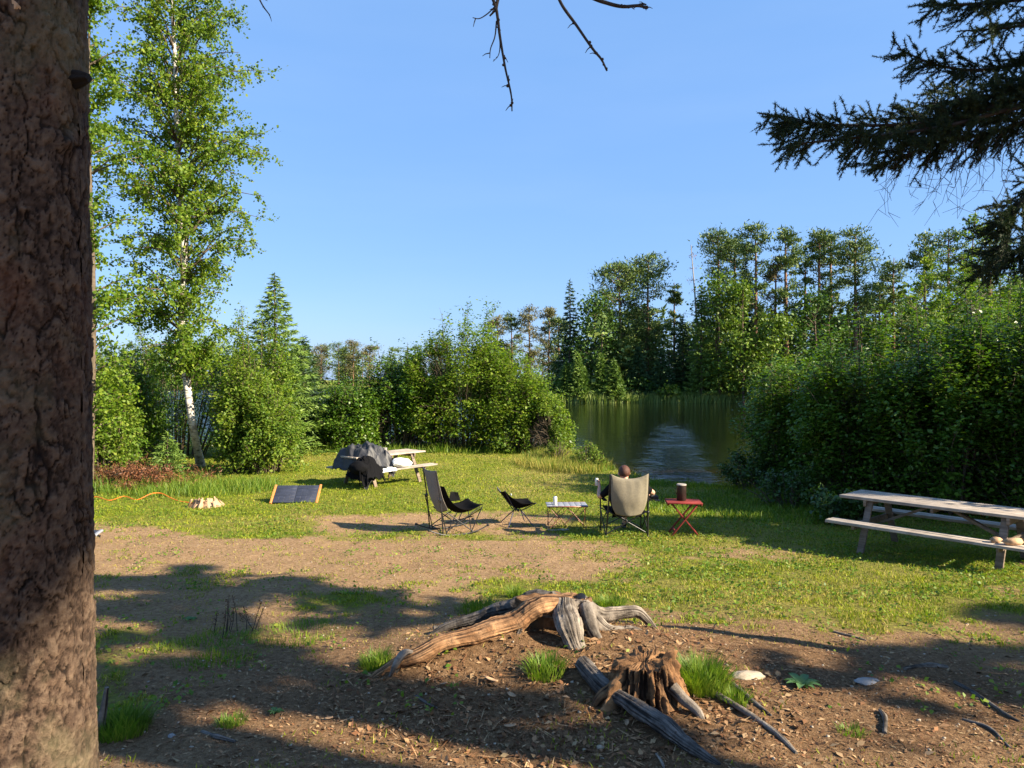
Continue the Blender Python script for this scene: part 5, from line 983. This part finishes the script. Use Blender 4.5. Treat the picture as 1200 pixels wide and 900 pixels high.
# ---------------------------------------------------------------- camp chairs and tables
def sling(rows, thick=.004):
    """rows: list of (left point, right point, sag); cloth hung between them"""
    n = 17; u = np.linspace(-1, 1, n); V = []
    for l, r, s in rows:
        l = np.array(l, float); r = np.array(r, float); V.append(l+(r-l)*((u+1)/2)[:, None]+np.array(s)*(1-u**2)[:, None])
    V = np.array(V); m = 5*len(V); W_ = np.array([spline(V[:, j], m) for j in range(n)]).transpose(1, 0, 2); fold = .017*(fbm(np.stack([np.linspace(0, 5, n)[None]+0*np.arange(m)[:, None]*.05, np.arange(m)[:, None]*.06+0*np.linspace(0, 1, n)[None]], -1)*2, 3, 3)-.5)*2
    W_[..., 1] += fold*(1-np.abs(u)**4)[None]; return MB().grid(W_)
def arm_chair():
    b = G(734, 629, 9); t = thing('camp_chair', 'high-backed folding camp chair with taupe back in which the man sits', 'chair', b, .04)
    m = M['black_metal']; T = lambda name, p, r=.011: MB().tube(p, r, 8).build(name, m, t, smooth=True)
    for sx in (-1, 1):
        T('back_post', [(sx*.335, -.05, 0), (sx*.315, -.16, .5), (sx*.30, -.25, 1.02)], .013); T('front_post', [(sx*.335, .46, 0), (sx*.34, .44, .36), (sx*.35, .40, .60)])
        T('side_brace', [(sx*.345, -.06, .05), (sx*.35, .45, .42)], .009); T('side_brace', [(sx*.355, .46, .05), (sx*.34, -.12, .42)], .009)
        MB().bar((sx*.36, -.14, .60), (sx*.365, .42, .60), .06, .012).build('armrest', M['black_cloth'], t)
        for y in (-.05, .46): MB().ball((sx*.335, y, .012), (.024, .024, .018), 8, 6).build('foot', m, t, smooth=True)
        MB().ball((sx*.32, -.13, .41), (.028, .028, .034), 8, 6).build('joint', m, t, smooth=True)
    T('back_brace', [(-.33, -.075, .06), (.325, -.15, .44)], .010); T('back_brace', [(.33, -.06, .06), (-.325, -.135, .44)], .010)
    T('front_brace', [(-.335, .47, .05), (.34, .45, .38)], .009); T('front_brace', [(.335, .48, .05), (-.34, .46, .38)], .009)
    sling([((-.300, -.262, 1.04), (.300, -.262, 1.04), (0, .02, -.085)), ((-.295, -.255, .90), (.295, -.255, .90), (0, -.03, 0)), ((-.285, -.235, .66), (.285, -.235, .66), (0, -.08, 0)), ((-.255, -.20, .50), (.255, -.20, .50), (0, -.09, 0)), ((-.20, -.17, .39), (.20, -.17, .39), (0, -.09, -.02))]).build('back_cloth', M['tan_cloth'], t, smooth=True, solid=.005)
    sling([((-.30, -.12, .42), (.30, -.12, .42), (0, -.03, -.08)), ((-.31, .15, .41), (.31, .15, .41), (0, 0, -.06)), ((-.32, .43, .43), (.32, .43, .43), (0, 0, -.02))]).build('seat_cloth', M['black_cloth'], t, smooth=True, solid=.005)
    return b
cb = arm_chair()
def rocking_chair():
    b = G(528, 624, 9); t = thing('rocking_camp_chair', 'tall black and taupe rocking camp chair facing right, empty', 'chair', b, math.radians(-62)); m = M['black_metal']
    T = lambda name, p, r=.010: MB().tube(spline(p, 10) if len(p) > 2 else p, r, 8).build(name, m, t, smooth=True)
    for sx in (-1, 1):
        x = sx*.30
        T('rocker', [(x, -.50, .13), (x, -.25, .035), (x, .05, .012), (x, .35, .045), (x, .55, .12)], .011); T('back_post', [(x, -.26, .05), (x*1.02, -.30, .55), (x*.98, -.38, 1.08)], .012)
        T('rear_strut', [(x*1.04, -.34, .62), (x*1.04, -.20, .04)], .009); T('side_brace', [(x*1.07, -.22, .08), (x*1.04, .40, .44)], .009); T('side_brace', [(x*1.1, .26, .05), (x*1.0, -.20, .40)], .009); T('front_post', [(x*1.02, .24, .04), (x*1.05, .44, .45)], .009)
        MB().ball((x, .55, .12), (.02, .03, .02), 8, 6).build('rocker_tip', m, t, smooth=True); MB().ball((x, -.50, .13), (.02, .03, .02), 8, 6).build('rocker_tip', m, t, smooth=True); MB().ball((x*1.02, -.31, .60), (.025, .025, .04), 8, 6).build('joint', m, t, smooth=True)
    T('cross_brace', [(-.30, -.2, .06), (.31, .28, .30)], .008); T('cross_brace', [(.30, -.2, .06), (-.31, .28, .30)], .008); T('cross_brace', [(-.3, .24, .05), (.31, .44, .42)], .008); T('cross_brace', [(.3, .24, .05), (-.31, .44, .42)], .008)
    sling([((-.285, -.385, 1.09), (.285, -.385, 1.09), (0, -.01, -.03)), ((-.29, -.32, .86), (.29, -.32, .86), (0, -.05, 0)), ((-.28, -.25, .62), (.28, -.25, .62), (0, -.08, -.02)), ((-.25, -.15, .42), (.25, -.15, .42), (0, -.07, -.06))]).build('back_cloth', M['grey_cloth'], t, smooth=True, solid=.004)
    sling([((-.30, -.24, .82), (.30, -.24, .82), (0, -.04, 0)), ((-.30, -.12, .58), (.30, -.12, .58), (0, -.06, -.04)), ((-.31, .06, .44), (.31, .06, .44), (0, 0, -.10)), ((-.32, .28, .43), (.32, .28, .43), (0, 0, -.09)), ((-.32, .46, .49), (.32, .46, .49), (0, 0, -.04))]).build('seat_cloth', M['black_cloth'], t, smooth=True, solid=.004)
    sling([((-.31, .10, .46), (-.31, .32, .46), (0, 0, 0)), ((-.33, .14, .62), (-.33, .28, .60), (-.03, 0, 0))]).build('side_pocket', M['black_cloth'], t, smooth=True, solid=.004)
rocking_chair()
def low_chair():
    b = G(606, 615, 9); t = thing('low_camp_chair', 'small low black camp chair with blue-grey poles beside the roll-up table', 'chair', b, math.radians(-72)); m = M['blue_metal']
    T = lambda name, p, r=.009: MB().tube(p, r, 8).build(name, m, t, smooth=True)
    for sx in (-1, 1):
        T('leg', [(0, sx*.0-.06, .26), (sx*.24, -.24, 0)]); T('leg', [(0, .06, .26), (sx*.24, .22, 0)]); T('back_pole', [(sx*.06, -.05, .25), (sx*.24, -.30, .64)]); T('seat_pole', [(sx*.06, .05, .25), (sx*.25, .26, .40)])
        MB().ball((sx*.06, 0, .26), (.03, .03, .025), 8, 6).build('hub', M['black_metal'], t, smooth=True)
    MB().tube([(-.07, 0, .26), (.07, 0, .26)], .013, 8).build('hub_bar', M['black_metal'], t, smooth=True)
    sling([((-.245, -.30, .645), (.245, -.30, .645), (0, -.02, -.05)), ((-.25, -.20, .54), (.25, -.20, .54), (0, -.07, 0)), ((-.25, -.02, .43), (.25, -.02, .43), (0, -.05, -.12)), ((-.25, .14, .41), (.25, .14, .41), (0, 0, -.10)), ((-.25, .28, .41), (.25, .28, .41), (0, 0, -.03))]).build('seat_cloth', M['black_cloth'], t, smooth=True, solid=.004)
    MB().box((.18, -.17, .56), (.05, .008, .035)).build('badge', M['white_cloth'], t)
low_chair()
def roll_table():
    b = G(664, 619, 9); t = thing('roll_up_table', 'small grey roll-up camp table on crossed copper-coloured legs', 'table', b, .03); m = M['copper_metal']
    for k in range(7): MB().box((-.30+k*.10, 0, .40), (.094, .42, .012)).build('tabletop_slat', M['table_cloth'], t, bevel=.002)
    MB().box((0, -.213, .398), (.68, .010, .02)).build('front_rail', m, t); MB().box((0, .213, .398), (.68, .010, .02)).build('back_rail', m, t)
    for sy in (-1, 1):
        y = sy*.19
        for a, c in ((-.32, .02), (-.02, .32)): MB().tube([(a, y, .01), (c, y, .39)], .006, 6).build('leg', m, t, smooth=True); MB().tube([(c, y*.97, .01), (a, y*.97, .39)], .006, 6).build('leg', m, t, smooth=True)
    for x in (-.32, .32): MB().tube([(x, -.19, .01), (x, .19, .39)], .006, 6).build('leg', m, t, smooth=True); MB().tube([(x*.98, .19, .01), (x*.98, -.19, .39)], .006, 6).build('leg', m, t, smooth=True)
    p = b+np.array([-.20, -.06, .406]); c = thing('drink_can', 'pale drink can standing on the left end of the roll-up table', 'can', p); MB().tube([(0, 0, 0), (0, 0, .008), (0, 0, .128), (0, 0, .140)], [.028, .034, .034, .027], 20).build('can_body', M['can_paint'], c, smooth=True); MB().tube([(0, 0, .140), (0, 0, .1435)], [.027, .025], 20).build('lid', M['alu'], c)
roll_table()
o = MB().box((0, 0, .006), (.34, .07, .012)).ball((.1, .0, .012), (.12, .05, .02), 12, 8, .2).build('silver_bag', M['dead_grey'], None); o.location = tuple(G(654, 622, 9)); tag(o, 'narrow grey carry bag lying on the ground under the roll-up table', 'bag')
def red_table():
    b = G(801, 627, 9); t = thing('red_folding_table', 'small red wooden folding table on crossed legs', 'table', b, -.10); m = M['red_wood']
    for k in range(5): MB().box((0, -.17+k*.085, .545), (.56, .078, .02)).build('tabletop_slat', m, t, bevel=.003)
    MB().bar((-.26, -.2, .522), (-.26, .2, .522), .03, .02).build('cleat', m, t); MB().bar((.26, -.2, .522), (.26, .2, .522), .03, .02).build('cleat', m, t)
    for y in (-.17, .17):
        MB().bar((-.22, y, 0), (.20, y, .52), .022, .045, (0, 1, 0)).build('leg', m, t, bevel=.003); MB().bar((.24, y*.84, 0), (-.20, y*.84, .52), .022, .045, (0, 1, 0)).build('leg', m, t, bevel=.003)
    MB().bar((-.15, -.17, .08), (-.15, .17, .08), .025, .02).build('stretcher', m, t); MB().bar((.17, -.15, .08), (.17, .15, .08), .025, .02).build('stretcher', m, t)
    p = b+np.array([-.02, .05, .556]); c = thing('brown_canister', 'dark brown cylindrical canister with pale rim standing on the red table', 'canister', p)
    MB().tube([(0, 0, 0), (0, 0, .01), (0, 0, .25)], [.07, .078, .078], 28).build('canister_body', M['brown_can'], c, smooth=False); MB().tube([(0, 0, .25), (0, 0, .264), (0, 0, .27)], [.081, .081, .072], 28).build('lid', M['dead_grey'], c); MB().tube([(-.086, -.03, .10), (-.11, -.05, .16), (-.086, -.03, .22)], .006, 6).build('handle', M['black_metal'], c)
red_table()

# ---------------------------------------------------------------- the man, seen from behind, slouched in the high-backed chair
def skinned(name, pts, edges, rad, m_, parent, root=0, sub=2):
    me = bpy.data.meshes.new(name); me.from_pydata([tuple(map(float, p)) for p in pts], edges, []); o = bpy.data.objects.new(name, me); COL.objects.link(o); o.parent = parent
    md = o.modifiers.new('skin', 'SKIN'); md.use_smooth_shade = True
    for i, v in enumerate(me.skin_vertices[0].data if me.skin_vertices else []): v.radius = (rad[i], rad[i]); v.use_root = i == root
    s = o.modifiers.new('sub', 'SUBSURF'); s.levels = sub; s.render_levels = sub; me.materials.append(M[m_]); return o
def man():
    t = thing('person', 'man in black shirt lounging in the taupe-backed chair facing the lake, legs crossed', 'person', cb, .04)
    pts = []; ed = []; rad = []
    def ch(start, seq):
        prev = start
        for p, r in seq:
            pts.append(p); rad.append(r)
            if prev is not None: ed.append((prev, len(pts)-1))
            prev = len(pts)-1
        return prev
    ch(None, [((0, .02, .47), .15), ((0, -.03, .60), .14), ((-.01, -.08, .71), .155), ((-.02, -.10, .82), .12), ((-.035, -.09, .89), .058), ((-.04, -.065, .945), .055)])
    ch(5, [((-.045, -.05, .99), .086), ((-.045, -.045, 1.04), .088), ((-.045, -.055, 1.09), .05)])
    ch(7, [((-.045, .062, 1.015), .014)]); ch(7, [((-.140, -.05, 1.02), .018)]); ch(7, [((.050, -.05, 1.02), .018)])
    wl = ch(3, [((-.20, -.09, .86), .062), ((-.33, -.04, .72), .048), ((-.43, .05, .62), .040), ((-.42, .13, .70), .033), ((-.405, .17, .775), .023)])
    wr = ch(3, [((.16, -.09, .83), .062), ((.33, -.06, .76), .052), ((.43, -.01, .70), .045), ((.445, .12, .67), .036), ((.43, .25, .655), .025)])
    palL = ch(wl, [((-.405, .185, .82), .032)]); palR = ch(wr, [((.418, .31, .655), .032)])
    # fingers of the left hand close round the can, those of the right one rest curled on the armrest
    for k in range(4):
        z = .80+.022*k; ch(palL, [((-.425+.004*k, .205, z+.01), .0115), ((-.458, .225, z+.004), .0095), ((-.472, .198, z), .0085), ((-.462+.004*k, .172, z-.002), .0078)])
        x = .388+.02*k; f = (.9, 1.05, 1.0, .8)[k]; ch(palR, [((x, .345, .662), .0115), ((x-.002, .345+.036*f, .656), .0095), ((x-.002, .345+.058*f, .638), .0085), ((x, .345+.06*f, .618), .0078)])
    ch(palL, [((-.402, .20, .845), .012), ((-.425, .168, .862), .0105), ((-.448, .160, .868), .009)]); ch(palR, [((.375, .30, .65), .013), ((.355, .33, .642), .011), ((.352, .355, .632), .009)])
    lh = ch(0, [((-.11, .08, .47), .11), ((-.13, .32, .56), .082), ((-.12, .50, .66), .062), ((.05, .50, .655), .052), ((.30, .48, .62), .046), ((.47, .47, .585), .036)])
    ch(lh, [((.51, .465, .58), .036), ((.56, .47, .545), .032), ((.61, .48, .535), .022)])
    rh = ch(0, [((.11, .08, .47), .11), ((.15, .34, .50), .08), ((.14, .54, .52), .062), ((.13, .60, .34), .052), ((.10, .64, .14), .036)])
    ch(rh, [((.10, .65, .07), .038), ((.11, .73, .05), .034), ((.12, .80, .04), .024)])
    skinned('body', pts, ed, rad, 'skin', t, 0)
    # shirt and shorts: slightly larger skins over the same joints
    def shell(name, chains, m_, sub=2):
        P = []; E = []; R = []
        for c in chains:
            pv = c[0] if isinstance(c[0], int) else None
            for q in (c[1:] if pv is not None else c):
                P.append(q[0]); R.append(q[1])
                if pv is not None: E.append((pv, len(P)-1))
                pv = len(P)-1
        return skinned(name, P, E, R, m_, t, 0, sub)
    shell('shirt', [[((0, .01, .50), .165), ((0, -.03, .60), .158), ((-.01, -.08, .71), .172), ((-.02, -.10, .825), .135), ((-.032, -.095, .875), .070)], [3, ((-.20, -.09, .86), .078), ((-.33, -.04, .72), .062), ((-.40, .02, .645), .055)], [3, ((.16, -.09, .83), .078), ((.33, -.06, .76), .066), ((.40, -.03, .72), .060)]], 'shirt')
    shell('shorts', [[((0, .02, .46), .165)], [0, ((-.11, .08, .47), .125), ((-.13, .32, .56), .097), ((-.125, .44, .625), .085)], [0, ((.11, .08, .47), .125), ((.15, .34, .50), .097), ((.145, .48, .515), .085)]], 'shirt')
    for c in ([((.48, .468, .58), .048), ((.52, .462, .572), .054), ((.58, .47, .540), .050), ((.65, .485, .528), .038)], [((.10, .64, .10), .045), ((.10, .655, .055), .050), ((.11, .74, .045), .046), ((.12, .82, .04), .034)]):
        s = shell('shoe', [c], 'shoe'); p = np.array([q[0] for q in c[1:]]); mb = MB().tube(p-(0, 0, .036), [.035, .042, .036], 10, flat=.4); mb.build('sole', M['sole'], s, smooth=True)
    for sx in (-1, 1): MB().ball((-.045+sx*.033, .040, 1.028), .012, 8, 6).build('eye', M['eye'], t, smooth=True)
    hb = MB().ball((0, 0, 0), (1, 1, 1), 60, 34); V = np.concatenate(hb.v); n = fbm(V*9, 4, 3)-.5; V = V*(1+.07*n[:, None]); k = (V[:, 1] > .35) & (V[:, 2] < .45); V = V*np.where(k, .78, 1)[:, None]; V[:, 2] = np.maximum(V[:, 2], -.62)
    V = V*np.array([.094, .108, .104])+np.array([-.045, -.058, 1.045]); h = MB(); h.add(V, hb.f[0]); h.build('hair', M['hair'], t, smooth=True)
    c = thing('held_drink_can', 'pale can held up in the left hand of the seated man', 'can', loc(cb, .04, (-.445, .193, .79)), .04); MB().tube([(0, 0, 0), (0, 0, .008), (0, 0, .108), (0, 0, .118)], [.022, .027, .027, .022], 16).build('can_body', M['can_paint'], c, smooth=True); MB().tube([(0, 0, .118), (0, 0, .121)], [.022, .020], 16).build('lid', M['alu'], c)
man()
